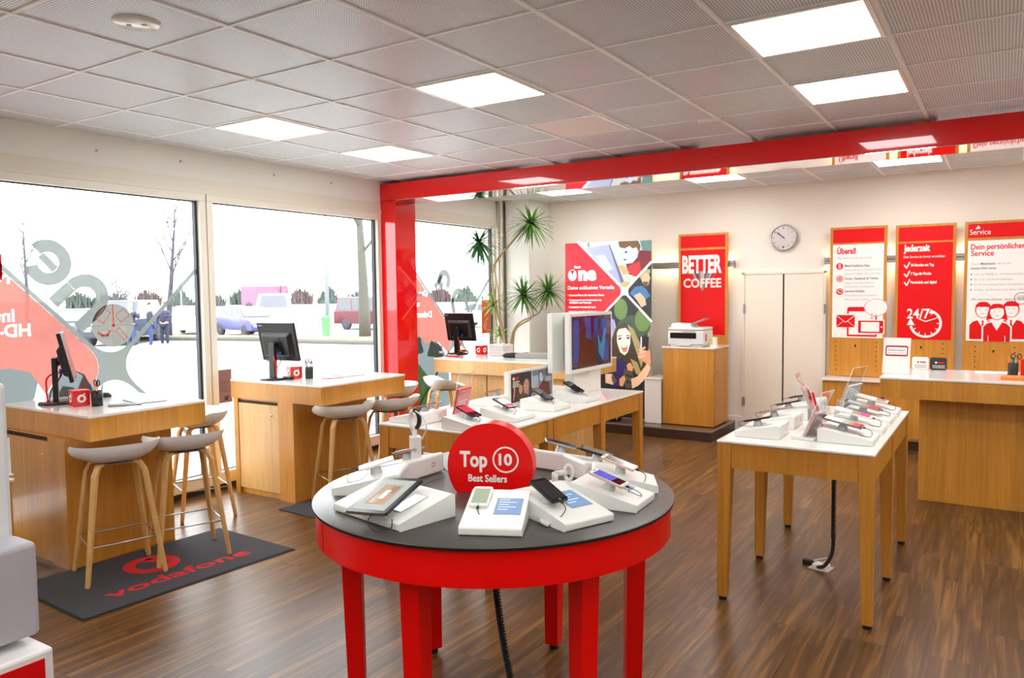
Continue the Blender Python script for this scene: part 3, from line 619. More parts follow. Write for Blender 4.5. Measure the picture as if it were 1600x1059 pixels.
person('light-haired person in dark jacket and jeans, left of three on the car park', (-22.5, 15.2, GZ), rad(20), DKC, JN, LH, (up_, dn2))
person('person in a dark jacket seen from behind, middle of three on the car park', (-22.25, 15.85, GZ), rad(-40), DKC, JN, DH, (dn, dn2))
person('person in a purplish coat, right of three on the car park', (-22.5, 16.6, GZ), rad(-150), PUR, DKC, DH, (dn, ((-.3, .05, 1.2), (-.2, .25, 1.25))))

# ================================================================== FURNITURE
# ---- consultation desks: oak body with lockable door, thick cantilevered top
def desk(name_lab, x0, y0, x1, y1, bx0, bx1, by0, by1, m, doors='left', ztop=0.98, zs=0.82):
    t = thing('consultation_desk', name_lab, 'desk', (0, 0, 0))
    MB(m).box(x0, y0, zs, x1, y1, ztop - 0.018).build('top_box', t, bevel=.002)
    MB(TOPW).box(x0 - .003, y0 - .003, ztop - .018, x1 + .003, y1 + .003, ztop).build('worktop', t, bevel=.005)
    MB(m).box(bx0, by0 + .012, 0.0, bx1, by1, zs).build('body', t, bevel=.002)
    b = MB(mat('shadow_gap', c8(40, 24, 16), .8))
    return t, b
t, gp = desk('oak consultation desk at the left with three white stools and a logo mat', 0.04, 0.76, 1.12, 1.56, 0.06, 0.90, 0.73, 1.44, OAK)
gp.box(.10, .738, .79, .70, .745, .812); gp.build('shadow_gap', t)
dr = MB(OAK).box(.11, .724, .05, .69, .742, .788).build('door', t, bevel=.002); MB(OAK).box(.70, .718, 0, .90, .745, .82).build('side_post', t); MB(STEEL).at(frame((.62, .724, .70), (1, 0, 0), (0, 0, 1))).lathe([(.010, 0), (.010, .004), (.004, .005), (0, .005)], 14).build('lock', dr)
t, gp = desk('oak consultation desk standing in front of the middle window', 0.16, 2.50, 1.26, 3.50, 0.20, 0.93, 2.51, 3.36, OAK)
gp.box(.25, 2.518, .785, .75, 2.524, .806); gp.build('shadow_gap', t)
dr = MB(OAKL).box(.245, 2.506, .05, .745, 2.522, .783).build('door', t, bevel=.002); MB(OAK).box(.75, 2.50, 0, .93, 2.524, .82).build('side_post', t); MB(OAK).box(.19, 2.50, 0, .243, 2.524, .82).build('side_post', t); MB(STEEL).at(frame((.66, 2.506, .70), (1, 0, 0), (0, 0, 1))).lathe([(.011, 0), (.011, .004), (.004, .005), (0, .005)], 14).build('lock', dr)
t, gp = desk('oak consultation desk behind the red column, under the tall plant', 0.42, 4.98, 2.19, 5.95, 0.58, 2.05, 5.06, 5.85, OAKL)
gp.box(1.075, 5.066, .03, 1.085, 5.070, .815); gp.box(1.56, 5.066, .03, 1.57, 5.07, .815); gp.build('shadow_gap', t)
for a, b_ in ((.60, 1.073), (1.087, 1.558), (1.572, 2.03)):
    dr = MB(OAKL).box(a, 5.052, .04, b_, 5.07, .81).build('door', t, bevel=.002); MB(STEEL).at(frame((b_ - .07, 5.052, .70), (1, 0, 0), (0, 0, 1))).lathe([(.011, 0), (.011, .004), (.004, .005), (0, .005)], 12).build('lock', dr)

# ---- bar stools
def make_stool(label, loc, rz):
    t = thing('bar_stool', label, 'stool', loc, rz, None)
    # shell seat: +x is the back, which rises; the front edge is low
    vs = []; fs = []; NU, NV = 40, 10
    def rim(a):
        c_, s_ = math.cos(a), math.sin(a); k = (abs(c_) ** 2.6 + abs(s_) ** 2.6) ** (-1 / 2.6)
        tt = min(1, max(0, (c_ + .75) / .95)); z = .045 + .078 * tt * tt * (3 - 2 * tt)
        return .205 * c_ * k, .248 * s_ * k, z
    def pt(u, v):
        x, y, z = rim(2 * PI * u / NU); q = v / NV * rad(88); k = (math.sin(q) / math.sin(rad(88))) ** .8; h_ = (1 - math.cos(q)) / (1 - math.cos(rad(88)))
        return (x * (.92 * k + .08 * (v / NV) ** 2), y * (.92 * k + .08 * (v / NV) ** 2), z * h_ ** 1.15)
    for v in range(1, NV + 1):
        for u in range(NU): vs.append(pt(u, v))
    b = MB(SHELL); n = len(vs)
    def lay(off, flip):
        V = [(x * (1 - off * 2), y * (1 - off * 2), z + off) for x, y, z in vs[:-NU]] + [(x * (1 - off * .9), y * (1 - off * .9), z) for x, y, z in vs[-NU:]]
        V = V + [(0, 0, off)]; F_ = []
        for v in range(NV - 1):
            for u in range(NU):
                q = (v * NU + u, v * NU + (u + 1) % NU, (v + 1) * NU + (u + 1) % NU, (v + 1) * NU + u); F_.append(q[::-1] if not flip else q)
        for u in range(NU): q = (n, u, (u + 1) % NU); F_.append(q[::-1] if not flip else q)
        b.at(T(0, 0, .690)).raw(V, F_, True)
    lay(0, False); lay(.007, True)
    o1 = [(x, y, z + .69) for x, y, z in vs[-NU:]]; o2 = [(x * .9937, y * .9937, z + .69) for x, y, z in vs[-NU:]]
    b.at(I4).raw(o1 + o2, [(u, (u + 1) % NU, NU + (u + 1) % NU, NU + u) for u in range(NU)], True)
    b.build('seat', t)
    # bent-wood legs: each leg curves in under the seat
    for sx in (-1, 1):
        for sy in (-1, 1):
            L_ = MB(BEECH); ft = Vector((.195 * sx, .215 * sy, 0)); kn = Vector((.112 * sx, .135 * sy, .655)); P = [ft, ft.lerp(kn, .5), ft.lerp(kn, .96), Vector((.095 * sx, .115 * sy, .682)), Vector((.05 * sx, .06 * sy, .688))]
            wv = Vector((-sy * .115, sx * .095, 0)).normalized(); prev = None; V = []; F_ = []
            for i, p in enumerate(P):
                tn = (P[min(i + 1, 4)] - P[max(i - 1, 0)]).normalized(); nn = tn.cross(wv).normalized(); ww = (.0125, .0155, .018, .018, .016)[i]; hh = (.010, .012, .013, .011, .007)[i]
                V += [tuple(p + wv * ww + nn * hh), tuple(p - wv * ww + nn * hh), tuple(p - wv * ww - nn * hh), tuple(p + wv * ww - nn * hh)]
            for i in range(4):
                for k in range(4): F_.append((i * 4 + k, i * 4 + (k + 1) % 4, (i + 1) * 4 + (k + 1) % 4, (i + 1) * 4 + k))
            F_ += [(3, 2, 1, 0), (16, 17, 18, 19)]; L_.raw(V, F_); L_.build('leg', t, bevel=.004)
    MB(mat('seat_plate_grey', c8(120, 112, 100), .5)).box(-.09, -.10, .682, .09, .10, .692).build('seat_plate', t)
    fz = .225; k = 1 - fz / .655 * .43; fx, fy = .170, .190
    MB(STEEL).tube([(-fx, -fy, fz), (fx, -fy, fz), (fx, fy, fz), (-fx, fy, fz)], .0055, 8, closed=True).build('footrest', t)
    return t
st0 = make_stool('white shell bar stool nearest the camera, on the logo mat', (1.20, .865, .008), rad(-18))
dup(st0, 'white shell bar stool on the logo mat, right of the nearest stool', (1.265, 1.29, .008), rad(-22))
dup(st0, 'white shell bar stool at the right end of the left desk, close to the window', (.50, 1.94, 0), rad(68))
dup(st0, 'white shell bar stool in front of the middle desk, nearer the round table', (1.26, 2.74, .008), rad(-24))
dup(st0, 'white shell bar stool in front of the middle desk, second from its left', (1.34, 3.22, .008), rad(-12))
dup(st0, 'white shell bar stool behind the right end of the middle desk, beside the red column', (.73, 4.00, 0), rad(40))
dup(st0, 'white shell bar stool in front of the desk behind the red column', (.80, 4.66, 0), rad(-125))

# ---- floor mats
def floor_mat_obj(label, P, logo):
    t = thing('logo_mat', label, 'doormat', (0, 0, 0))
    MB(MATC).prism(P, 0.001, 0.008).build('carpet', t); 
    return t
Q = [(.90, .40), (1.72, .36), (1.80, 1.70), (.98, 1.74)]
t = floor_mat_obj('charcoal floor mat with red speechmark logo and vodafone lettering under the left stools', Q, True)
ed = Vector((.06, 1.0)).normalized()
mf = frame((1.53, .56, .0086), (ed.x, ed.y, 0), (-ed.y, ed.x, 0))
MB(MATR).at(mf).text('vodafone', .03, -.045, .115, w=.92, bold=.02).build('lettering', t)
r_ = MB(MATR).at(mf); r_.ring(.46, .30, .095, .165, n=48); r_.raw([(.46 + .10, .30 + .02, 0), (.46 + .04, .30 + .12, 0), (.46 - .02, .30 + .09, 0), (.46 + .05, .30 - .01, 0)], [(0, 1, 2, 3)]); r_.build('logo', t)
MB(RUBBER).prism([(x + (.012 if x > 1.3 else -.012), y + (.012 if y > 1 else -.012)) for x, y in Q], 0.0, 0.004).build('rubber_edge', t)
t = floor_mat_obj('charcoal floor mat under the stools of the middle desk', [(.96, 2.30), (1.78, 2.26), (1.86, 3.70), (1.02, 3.74)], False)

# ---- display tables
def leg(parent, x, y, w0, w1, ztop, m, sx=0, sy=0, foot=True):
    # square leg tapering on its inner sides; sx, sy point to the inside
    o = MB(m); a, b = w0 / 2, w1 / 2; d = a - b
    o.hexa([(x - b - d * sx, y - b - d * sy, .02), (x + b - d * sx, y - b - d * sy, .02), (x + b - d * sx, y + b - d * sy, .02), (x - b - d * sx, y + b - d * sy, .02)],
           [(x - a, y - a, ztop), (x + a, y - a, ztop), (x + a, y + a, ztop), (x - a, y + a, ztop)])
    L_ = o.build('leg', parent, bevel=.003)
    if foot: MB(RUBBER).cyl(x - d * sx, y - d * sy, 0, .022, b * .85, 16).build('foot', L_)
def oak_table(label, x0, y0, x1, y1, mods, m=OAK, top=True, grp=None):
    t = thing('display_table', label, 'table', (0, 0, 0), 0, grp); z = .885; w_ = .075
    if top: MB(TOPW).box(x0 - .004, y0 - .004, z - .016, x1 + .004, y1 + .004, z).build('worktop', t, bevel=.006)
    ap = MB(m); e = .006
    ap.box(x0 + w_, y0 + e, z - .15, x1 - w_, y0 + .03, z - .017); ap.box(x0 + w_, y1 - .03, z - .15, x1 - w_, y1 - e, z - .017)
    ys = [y0 + (y1 - y0) * i / mods for i in range(mods + 1)]
    for i in range(mods):
        for xa, xb in ((x0 + e, x0 + .03), (x1 - .03, x1 - e)): ap.box(xa, ys[i] + w_ * (.5 if i else 1), z - .15, xb, ys[i + 1] - w_ * (1 if i == mods - 1 else .5), z - .017)
    ap.build('apron', t, bevel=.001)
    for i, y in enumerate(ys):
        yy = y + w_ / 2 if i == 0 else (y - w_ / 2 if i == mods else y); sy = 1 if i == 0 else (-1 if i == mods else 0)
        for xx, sx in ((x0 + w_ / 2, 1), (x1 - w_ / 2, -1)): leg(t, xx, yy, w_, .052, z - .017, m, sx, sy)
    return t
oak_table('square oak display table with white top directly behind the round red table', 2.46, 1.85, 3.30, 2.59, 1)
oak_table('long oak display table behind the red sign, carrying the screen tower', 2.46, 2.60, 3.30, 4.07, 2)
oak_table('oak display table with white top on the right, full of phones and acrylic holders', 4.465, 2.34, 5.245, 3.90, 2)
MB(OAK)
# low oak cabinet under the long table
t = thing('low_cabinet', 'low oak cabinet standing behind the long display table legs', 'cabinet', (0, 0, 0)); MB(OAKL).box(1.62, 4.35, .03, 2.30, 5.0, .50).build('body', t, bevel=.003); MB(RUBBER).box(1.66, 4.39, 0, 2.26, 4.96, .03).build('plinth', t)

# ---- the round red table
RC = (4.034, 0.810); RR = 0.716
t = thing('round_display_table', 'round red display table with charcoal top in the foreground', 'table', (RC[0], RC[1], 0)); round_table = t
b = MB(DARKTOP); b.lathe([(0, .9), (RR - .004, .9), (RR, .896)], 96); b.m(EDGE).lathe([(RR, .896), (RR, .887), (RR - .004, .885)], 96); b.lathe([(RR - .004, .885), (.2, .885)], 96); b.build('tabletop', t)
MB(EDGE).ring(0, 0, .300, .303, .9004, 60).build('cable_groove', t)
b = MB(REDS); b.lathe([(RR - .014, .884), (RR - .014, .762)], 128); b.lathe([(RR - .014, .762), (RR - .045, .762)], 128); b.lathe([(RR - .045, .762), (RR - .045, .884)], 128); b.f = [f for f in b.f if len(f) < 10]; b.mi = b.mi[:len(b.f)]; b.sm = [True] * len(b.f); ap = b.build('apron', t)
for a in (-118, 62): 
    c_, s_ = math.cos(rad(a)), math.sin(rad(a)); MB(EDGE).at(RZ(rad(a))).box(RR - .0145, -.0012, .764, RR - .0132, .0012, .88).build('panel_joint', ap)
A0 = math.degrees(math.atan2(1.043 - RC[1], 3.511 - RC[0]))
for a in (156, 95, 36, -24, -84, -144):
    o = MB(REDS).at(RZ(rad(a))); r1, r0 = .585, .560
    def q(r, w0, z): return [(r - w0, -w0, z), (r + w0, -w0, z), (r + w0, w0, z), (r - w0, w0, z)]
    o.hexa(q(r0 + .005, .032, .025), q(r1 - .005, .041, .884)); L_ = o.build('leg', t, bevel=.003)
    MB(RUBBER).at(RZ(rad(a))).cyl(r0 + .005, 0, 0, .026, .022, 16).build('foot', L_)
def coil(label, pts_top, ztop, zbot, x, y, r, m, tail=None, lean=(0, 0)):
    b = MB(m); P = []; n = int((ztop - zbot) / .0125) * 12
    for i in range(n + 1):
        f_ = i / n; a = i * 2 * PI / 12; bx = x + lean[0] * f_ * f_; by = y + lean[1] * f_ * f_
        P.append((bx + r * math.cos(a), by + r * math.sin(a), ztop + (zbot - ztop) * f_))
    b.tube(P, .0042, 6)
    b.tube([(x + lean[0] * (i / 10) ** 2, y + lean[1] * (i / 10) ** 2, ztop + (zbot - ztop) * i / 10) for i in range(11)], r * .55, 8)
    if tail: b.tube(curve(tail, 8), .011, 8)
    t = thing('coiled_cable', label, 'cable', (0, 0, 0)); b.build('cable', t); return t
coil('black coiled cable hanging under the round red table', 0, .88, .02, 4.10, .69, .011, RUBBER, lean=(.09, .05))
t = coil('black coiled cable running from the right display table to the floor plug', 0, .87, .20, 4.93, 3.10, .011, RUBBER, tail=[(4.93, 3.10, .24), (4.925, 3.10, .12), (4.89, 3.08, .04), (4.85, 3.09, .018), (4.83, 3.13, .02)])
t = thing('floor_outlet', 'pale floor outlet plate with plugs on the floor under the right table', 'outlet', (4.86, 3.12, 0), rad(-12))
MB(mat('outlet_plate', c8(214, 206, 196), .4)).box(-.06, -.05, 0, .06, .05, .008).build('plate', t, bevel=.002); MB(PLASTIC).box(-.045, -.035, .008, .045, .035, .03).build('plug', t, bevel=.006)
MB(RUBBER).box(-.12, .0, 0, -.06, .035, .03).build('connector', t, bevel=.006); MB(WCABLE).tube(curve([(0, .02, .03), (.02, .06, .05), (-.03, .09, .03), (-.07, .05, .02)]), .004, 6).build('cable', t)

# ---- service counter at the right
t = thing('service_counter', 'long oak service counter with white top at the right edge', 'counter', (0, 0, 0))
MB(OAK).box(4.95, 4.90, .835, 8.6, 5.72, .982).build('top_box', t, bevel=.002); MB(TOPW).box(4.945, 4.895, .982, 8.6, 5.725, 1.0).build('worktop', t, bevel=.004)
MB(OAK).box(5.21, 5.12, 0, 8.6, 5.66, .835).build('body', t, bevel=.002)
# ---- low wall cabinets behind it
for lab, xa, xb in (('low oak wall cabinet with white top below the Überall panel', 4.10, 4.68), ('low oak wall cabinet with white top below the Jederzeit panel, behind the counter', 4.72, 5.35), ('low oak wall cabinet with white top below the Service panel, behind the counter', 5.39, 6.3)):
    t = thing('wall_cabinet', lab, 'cabinet', (0, 0, 0)); MB(OAK).box(xa, 7.16, .10, xb, YB - .07, .70).build('body', t, bevel=.002); MB(TOPW).box(xa - .01, 7.13, .70, xb + .01, YB - .07, .725).build('worktop', t, bevel=.003); MB(DARKWOOD).box(xa + .01, 7.2, 0, xb - .01, YB - .07, .10).build('plinth', t)
    MB(STEEL).box(xa + .02, 7.152, .12, xb - .02, 7.16, .128).build('edge_strip', t)

# ---- printer cabinet and printer
t = thing('printer_cabinet', 'tall oak cabinet with white top that carries the printer', 'cabinet', (0, 0, 0))
MB(OAK).box(2.37, 6.86, .125, 2.985, 7.40, 1.02).build('body', t, bevel=.003); MB(TOPW).box(2.36, 6.85, 1.02, 2.995, 7.41, 1.038).build('worktop', t, bevel=.003); MB(RUBBER).box(2.40, 6.89, .116, 2.95, 7.37, .125).build('foot_rail', t)
MB(OAK).box(2.987, 6.90, .13, 2.990, 7.38, 1.015).build('door', t); MB(STEEL).box(2.99, 6.96, .74, 3.012, 6.99, .755).build('handle', t)
t = thing('printer', 'white laser printer with document feeder on the oak cabinet', 'printer', (2.645, 7.03, 1.038), 0)
PR = mat('printer_white', c8(226, 224, 220), .4)
b = MB(PR); b.prism([(-.20, 0), (.20, 0), (.215, .05), (.215, .13), (-.215, .13), (-.215, .05)], -.17, .17) if False else b.box(-.215, -.17, .03, .215, .18, .19); b.box(-.19, -.15, 0, .19, .17, .03); b.build('body', t, bevel=.012)
MB(PR).box(-.212, -.165, .195, .212, .185, .228).build('scanner_lid', t, bevel=.01); MB(PR).hexa([(-.20, -.12, .228), (.06, -.12, .228), (.06, .15, .228), (-.20, .15, .228)], [(-.19, -.10, .275), (.03, -.10, .262), (.03, .14, .262), (-.19, .14, .275)]).build('document_feeder', t, bevel=.006)
MB(mat('feeder_tray_grey', c8(190, 188, 184), .4)).hexa([(.02, -.08, .258), (.19, -.08, .325), (.19, .12, .325), (.02, .12, .258)], [(.02, -.08, .264), (.19, -.08, .331), (.19, .12, .331), (.02, .12, .264)]).build('paper_tray', t)
MB(BLACKG).box(-.185, -.174, .10, .13, -.168, .168).build('output_slot', t, bevel=.004); MB(PR).box(-.10, -.176, .015, .06, -.166, .035).build('tray_handle', t, bevel=.003)
MB(mat('printer_panel', c8(170, 170, 170), .4)).box(-.05, -.171, .172, .12, -.166, .186).build('control_panel', t); MB(mat('sticker_mix', c8(176, 90, 60), .5)).box(.2155, -.10, .07, .217, -.05, .15).build('sticker', t)
t = thing('small_box', 'small white and yellow box right of the printer', 'box', (2.93, 7.02, 1.038)); MB(PLASTIC).box(-.035, -.03, 0, .035, .03, .115).build('carton', t); MB(mat('yellow_print', c8(226, 212, 90), .5)).box(-.034, -.0315, .03, -.005, -.0305, .10).build('print', t)
t = thing('white_storage_box', 'white cabinet between the lit advert and the printer cabinet', 'cabinet', (0, 0, 0)); MB(WHITE).box(2.145, 6.84, .118, 2.35, 7.30, .64).build('body', t, bevel=.004); MB(WHITE).box(2.14, 6.83, .64, 2.355, 7.31, .656).build('lid', t, bevel=.003)
t = thing('bag', 'dark bag with red end lying on the platform below the long table', 'bag', (1.75, 6.80, .118))
MB(mat('bag_dark', c8(30, 30, 40), .6)).lathe([(0, 0), (.10, .01), (.12, .08), (.08, .17), (.03, .21), (0, .21)], 20).build('pouch', t); MB(REDM).box(-.42, -.05, 0, -.14, .10, .10).build('box', t, bevel=.01); MB(STEEL).tube(curve([(.05, -.08, .16), (.12, -.10, .10), (.10, -.12, .03)]), .006, 6).build('strap', t)

# ---- corner plant
LEAFM = mat('dracaena_leaf', c8(88, 138, 52), .45, var=.4, bscale=12); LEAFD = mat('dracaena_leaf_dark', c8(56, 118, 62), .45, var=.4, bscale=12)
t = thing('potted_dracaena', 'tall potted dragon plant with spiky leaf heads in the corner behind the desk', 'plant', (.50, 6.45, 0))
MB(mat('planter_white', c8(200, 196, 188), .4)).lathe([(0, 0), (.15, 0), (.19, .40), (.175, .40), (.16, .36), (0, .36)], 28).build('pot', t); MB(mat('soil', c8(52, 38, 28), .95)).cyl(0, 0, .355, .37, .158).build('soil', t)
STEM = mat('dracaena_stem', c8(168, 146, 112), .8, bump=.4, bscale=60)
def head(parent, cx, cy, cz, n, L, m, seed, down=.0):
    rn = random.Random(seed); b = MB(m); n = int(n * 1.35); L = L * 1.12
    for i in range(n):
        a = i * 2.39996; el = math.asin(max(-.98, min(1, 1 - 1.75 * (i + .5) / n - down))); LL = L * rn.uniform(.82, 1.05); d = Vector((math.cos(a) * math.cos(el), math.sin(a) * math.cos(el), math.sin(el)))
        sd = d.cross(Vector((0, 0, 1))); sd = sd.normalized() if sd.length > .05 else Vector((1, 0, 0)); V = []; F_ = []
        for k in range(7):
            f_ = k / 6; p = Vector((cx, cy, cz)) + d * LL * (f_ * .98 + .02) + Vector((0, 0, -.26 * LL * f_ * f_ * math.cos(el))); ww = .021 * (1 - f_) ** .7 * (.55 + 1.3 * min(f_, .35)); up_ = Vector((0, 0, -.0035))
            V += [tuple(p - sd * ww), tuple(p + up_), tuple(p + sd * ww)]
        for k in range(6): F_ += [(3 * k, 3 * k + 1, 3 * k + 4, 3 * k + 3), (3 * k + 1, 3 * k + 2, 3 * k + 5, 3 * k + 4)]
        b.raw(V, F_, True)
    b.build('leaf_head', parent)
def rel(x, y, z): return (x - .50, y - 6.45, z)
hd = [(.72, 6.60, 2.56, 62, .30, LEAFM, 1, .1), (.13, 6.30, 2.34, 58, .32, LEAFD, 2, .25), (.66, 6.50, 1.66, 56, .29, LEAFM, 3, 0), (.95, 6.62, 1.71, 54, .27, LEAFM, 4, 0), (.24, 6.45, 1.54, 30, .26, mat('dracaena_young', c8(150, 178, 84), .45, var=.3, bscale=12), 5, -.2), (.30, 6.50, 1.16, 22, .20, mat('dracaena_young', c8(150, 178, 84), .45), 6, -.3), (1.30, 6.55, 1.02, 14, .2, LEAFM, 7, -.5)]
for hx, hy, hz, n_, L_, m_, sd_, dn_ in hd: head(t, *rel(hx, hy, hz), n_, L_, m_, sd_, dn_)
for P, r_ in (([(.45, 6.45, .36), (.42, 6.45, 1.0), (.30, 6.42, 1.5), (.26, 6.42, 2.0), (.52, 6.5, 2.35), (.72, 6.60, 2.58)], .014), ([(.52, 6.46, .36), (.45, 6.43, .95), (.36, 6.40, 1.45), (.36, 6.36, 1.8), (.26, 6.33, 2.2), (.13, 6.30, 2.34)], .009),
              ([(.55, 6.45, .36), (.52, 6.46, 1.0), (.56, 6.48, 1.24), (.74, 6.52, 1.36), (.78, 6.52, 1.45), (.66, 6.50, 1.68)], .011), ([(.50, 6.42, .36), (.50, 6.44, 1.05), (.58, 6.5, 1.3), (.85, 6.58, 1.45), (.95, 6.62, 1.72)], .010),
              ([(.46, 6.48, .36), (.40, 6.47, 1.0), (.28, 6.46, 1.3), (.24, 6.45, 1.54)], .008), ([(.47, 6.5, .36), (.42, 6.5, .9), (.30, 6.50, 1.16)], .007), ([(.58, 6.45, .36), (.9, 6.5, .8), (1.30, 6.55, 1.02)], .006)):
    MB(STEM).tube([rel(*p) for p in curve(P, 6)], [r_ * (1.3 - .5 * i / (6 * (len(P) - 1))) for i in range(6 * (len(P) - 1) + 1)], 8).build('stem', t)

# ---- things at the left edge, close to the camera
t = thing('display_column', 'blurred white display column at the left edge of the picture', 'display stand', (0, 0, 0))
MB(mat('white_column', c8(222, 226, 228), .5)).box(2.05, -.72, 0, 2.515, -.30, 1.37).build('column', t, bevel=.02)
t = thing('grey_case', 'blurred light grey rounded case beside the white column', 'case', (0, 0, 0)); MB(mat('light_grey_case', c8(176, 176, 184), .5)).box(2.52, -.60, .415, 2.69, -.30, .775).build('shell', t, bevel=.02, seg=3); MB(WHITE).box(2.505, -.5, .45, 2.52, -.34, .7).build('bracket', t)
t = thing('red_white_bin', 'blurred white box with a red front below the grey case', 'box', (0, 0, 0))
MB(mat('white_shell', c8(240, 240, 240), .35)).box(2.475, -.66, 0, 2.775, -.30, .385).build('shell', t, bevel=.012); MB(REDM).box(2.7755, -.64, .02, 2.778, -.335, .355).build('front_panel', t)
t = thing('leaflet_cabinet', 'small oak cabinet with white top left of the left desk', 'cabinet', (0, 0, 0)); MB(OAK).box(.42, -.1, 0, .93, .40, .635).build('body', t, bevel=.003); MB(TOPW).box(.41, -.11, .635, .945, .41, .652).build('worktop', t, bevel=.004)
t = thing('leaflet_stand', 'narrow red and white leaflet holder on the small oak cabinet', 'leaflet holder', (.80, .36, .652)); MB(REDM).box(-.008, -.08, .008, .006, .08, .20).build('leaflet', t); MB(PLASTIC).box(.007, -.09, .006, .018, .09, .22).box(-.03, -.09, 0, .05, .09, .006).build('holder', t)

# ================================================================== DEVICES
SCRS = {'grey': mat('screen_grey', c8(150, 158, 156), .35, spec=.2, emit=c8(150, 160, 158), es=.35), 'green': mat('screen_green', c8(120, 134, 110), .35, spec=.2, emit=c8(130, 145, 118), es=.4),
        'black': mat('screen_black', c8(22, 24, 30), .08, coat=.5), 'blue': mat('screen_violet_blue', c8(60, 60, 150), .35, spec=.2, emit=c8(70, 64, 190), es=.5), 'red': mat('screen_red', c8(176, 20, 50), .35, spec=.2, emit=c8(190, 16, 56), es=.5),
        'pink': mat('screen_pink', c8(214, 40, 104), .35, spec=.2, emit=c8(214, 30, 104), es=.6), 'pale': mat('screen_pale', c8(196, 200, 206), .35, spec=.2, emit=c8(196, 202, 210), es=.45), 'tan': mat('screen_tan', c8(140, 112, 84), .35, spec=.2, emit=c8(150, 120, 90), es=.5), 'pinkgold': mat('pink_gold', c8(222, 186, 168), .3, metal=.3)}
def phone(label, loc, rz, tilt, body='black', scr=('black',), L=.145, W=.073, cable=True, name='smartphone', cat='phone', band=None, roll=0.0):
    t = thing(name, label, cat, loc, 0); t.rotation_euler = (roll, tilt, rz)
    bm_ = {'black': BLACK, 'white': PLASTIC, 'silver': STEEL, 'gold': SCRS['pinkgold'], 'red': REDM}[body]
    MB(bm_).prism(rrect(-L / 2, -W / 2, L / 2, W / 2, .009), 0, .0085).build('case', t, bevel=.0015)
    s = MB(BLACKG if body in ('black', 'silver', 'red') else PLASTIC).prism(rrect(-L / 2 + .003, -W / 2 + .003, L / 2 - .003, W / 2 - .003, .007), .0086, .0092)
    so = s.build('front_glass', t); q = MB(); n = len(scr); x0, x1 = -L / 2 + .015, L / 2 - .014; 
    fr_ = {1: [0, 1], 2: [0, .68, 1], 3: [0, .45, .7, 1], 4: [0, .5, .68, .8, 1]}[n]
    for i, k in enumerate(scr): q.m(SCRS[k]).rect(x0 + (x1 - x0) * fr_[i], -W / 2 + .006, x0 + (x1 - x0) * fr_[i + 1], W / 2 - .006, .0094)
    q.build('display', t)
    MB(BLACKG).rect(-L / 2 + .006, -.008, -L / 2 + .009, .008, .0095).build('earpiece', t); MB(GREYP).ell(L / 2 - .007, 0, .004, z=.0095, n=12).build('home_button', t)
    if cable:
        c = MB(CABLE); c.tube([(L / 2 - .002, 0, .004), (L / 2 + .012, 0, .004)], .0045, 8); s_ = random.choice((-1, 1))
        c.tube(curve([(L / 2 + .01, 0, .004), (L / 2 + .045, .012 * s_, .0), (L / 2 + .05, .045 * s_, -.025), (L / 2 - .005, .05 * s_, -.03)], 6), .0016, 6); c.build('charging_cable', t)
    return t
def pad(label, x, y, z, rz, w=.21, l=.28, h0=.028, h1=.085, screen=None, logo=False, py=-.045, px_=-.02, puck=True, sdisp=SCREEN):
    t = thing('display_stand', label, 'display stand', (x, y, z), rz)
    MB(PLASTIC).at(frame((0, -w / 2, 0), (1, 0, 0), (0, 0, 1)) @ T(0, 0, -w)).prism([(-l / 2, .001), (l / 2, .001), (l / 2, h0), (-l / 2 + .012, h1), (-l / 2, h1 - .006)], 0, w).build('body', t, bevel=.006, seg=3)
    sl = math.atan2(h1 - h0, l - .012); hz = lambda xx: h0 + (l / 2 - xx) * math.tan(sl)
    F = T(0, 0, hz(0)) @ Matrix.Rotation(sl, 4, 'Y')
    if screen:
        a, b_, c, d_ = screen
        MB(mat('screen_frame_grey', c8(150, 154, 158), .4)).at(F).box(a - .004, b_ - .004, .0, c + .004, d_ + .004, .0015).build('screen_frame', t)
        q = MB(sdisp).at(F).box(a, b_, .0012, c, d_, .0022); q.m(mat('screen_text_white', c8(225, 232, 240), .4, emit=c8(225, 235, 245), es=.6))
        for i in range(5): q.rect(a + .008 + i * (c - a) / 6.2, b_ + .006, a + .011 + i * (c - a) / 6.2, b_ + (d_ - b_) * (.8 if i % 2 else .5), .0024)
        q.build('info_screen', t)
    if logo: MB(mat('faint_red_logo', c8(226, 170, 172), .5)).at(frame((-l / 2 - .0004, -w * .2, h1 * .5), (0, -1, 0), (0, 0, 1))).ring(0, 0, .006, .013, n=20).build('logo', t)
    if puck: MB(mat('clear_grey_puck', c8(196, 200, 204), .15, coat=.4)).at(F @ T(px_, py, 0)).lathe([(.026, 0), (.026, .006), (.020, .024), (.020, .03), (0, .03)], 20).build('holder', t)
    return t, sl, hz
def station(lp, lph, x, y, z, rz, py=-.045, px_=-.02, w=.21, l=.28, body='black', scr=('black',), screen=None, logo=False, extra=10, roll=0.0, L=.145, W=.073, ph=True, pk=True, lift=.036, yaw=0, **k):
    t, sl, hz = pad(lp, x, y, z, rz, w, l, screen=screen, logo=logo, py=py, px_=px_, puck=ph and pk, **k)
    if ph:
        c, s = math.cos(rz), math.sin(rz); wx, wy = x + c * px_ - s * py, y + s * px_ + c * py
        phone(lph, (wx, wy, z + hz(px_) + lift), rz + yaw, sl + rad(extra), body, scr, L, W, roll=roll)
D = math.radians
ZR = .901
R_ = 'on the round red table'
station('large white display stand under the tablet, front left of the round red table', '', 3.914, .336, ZR, D(-101), w=.39, l=.25, screen=(-.055, .065, .065, .125), ph=False, sdisp=mat('bright_screen', c8(226, 232, 232), .15, emit=c8(235, 240, 240), es=.8))
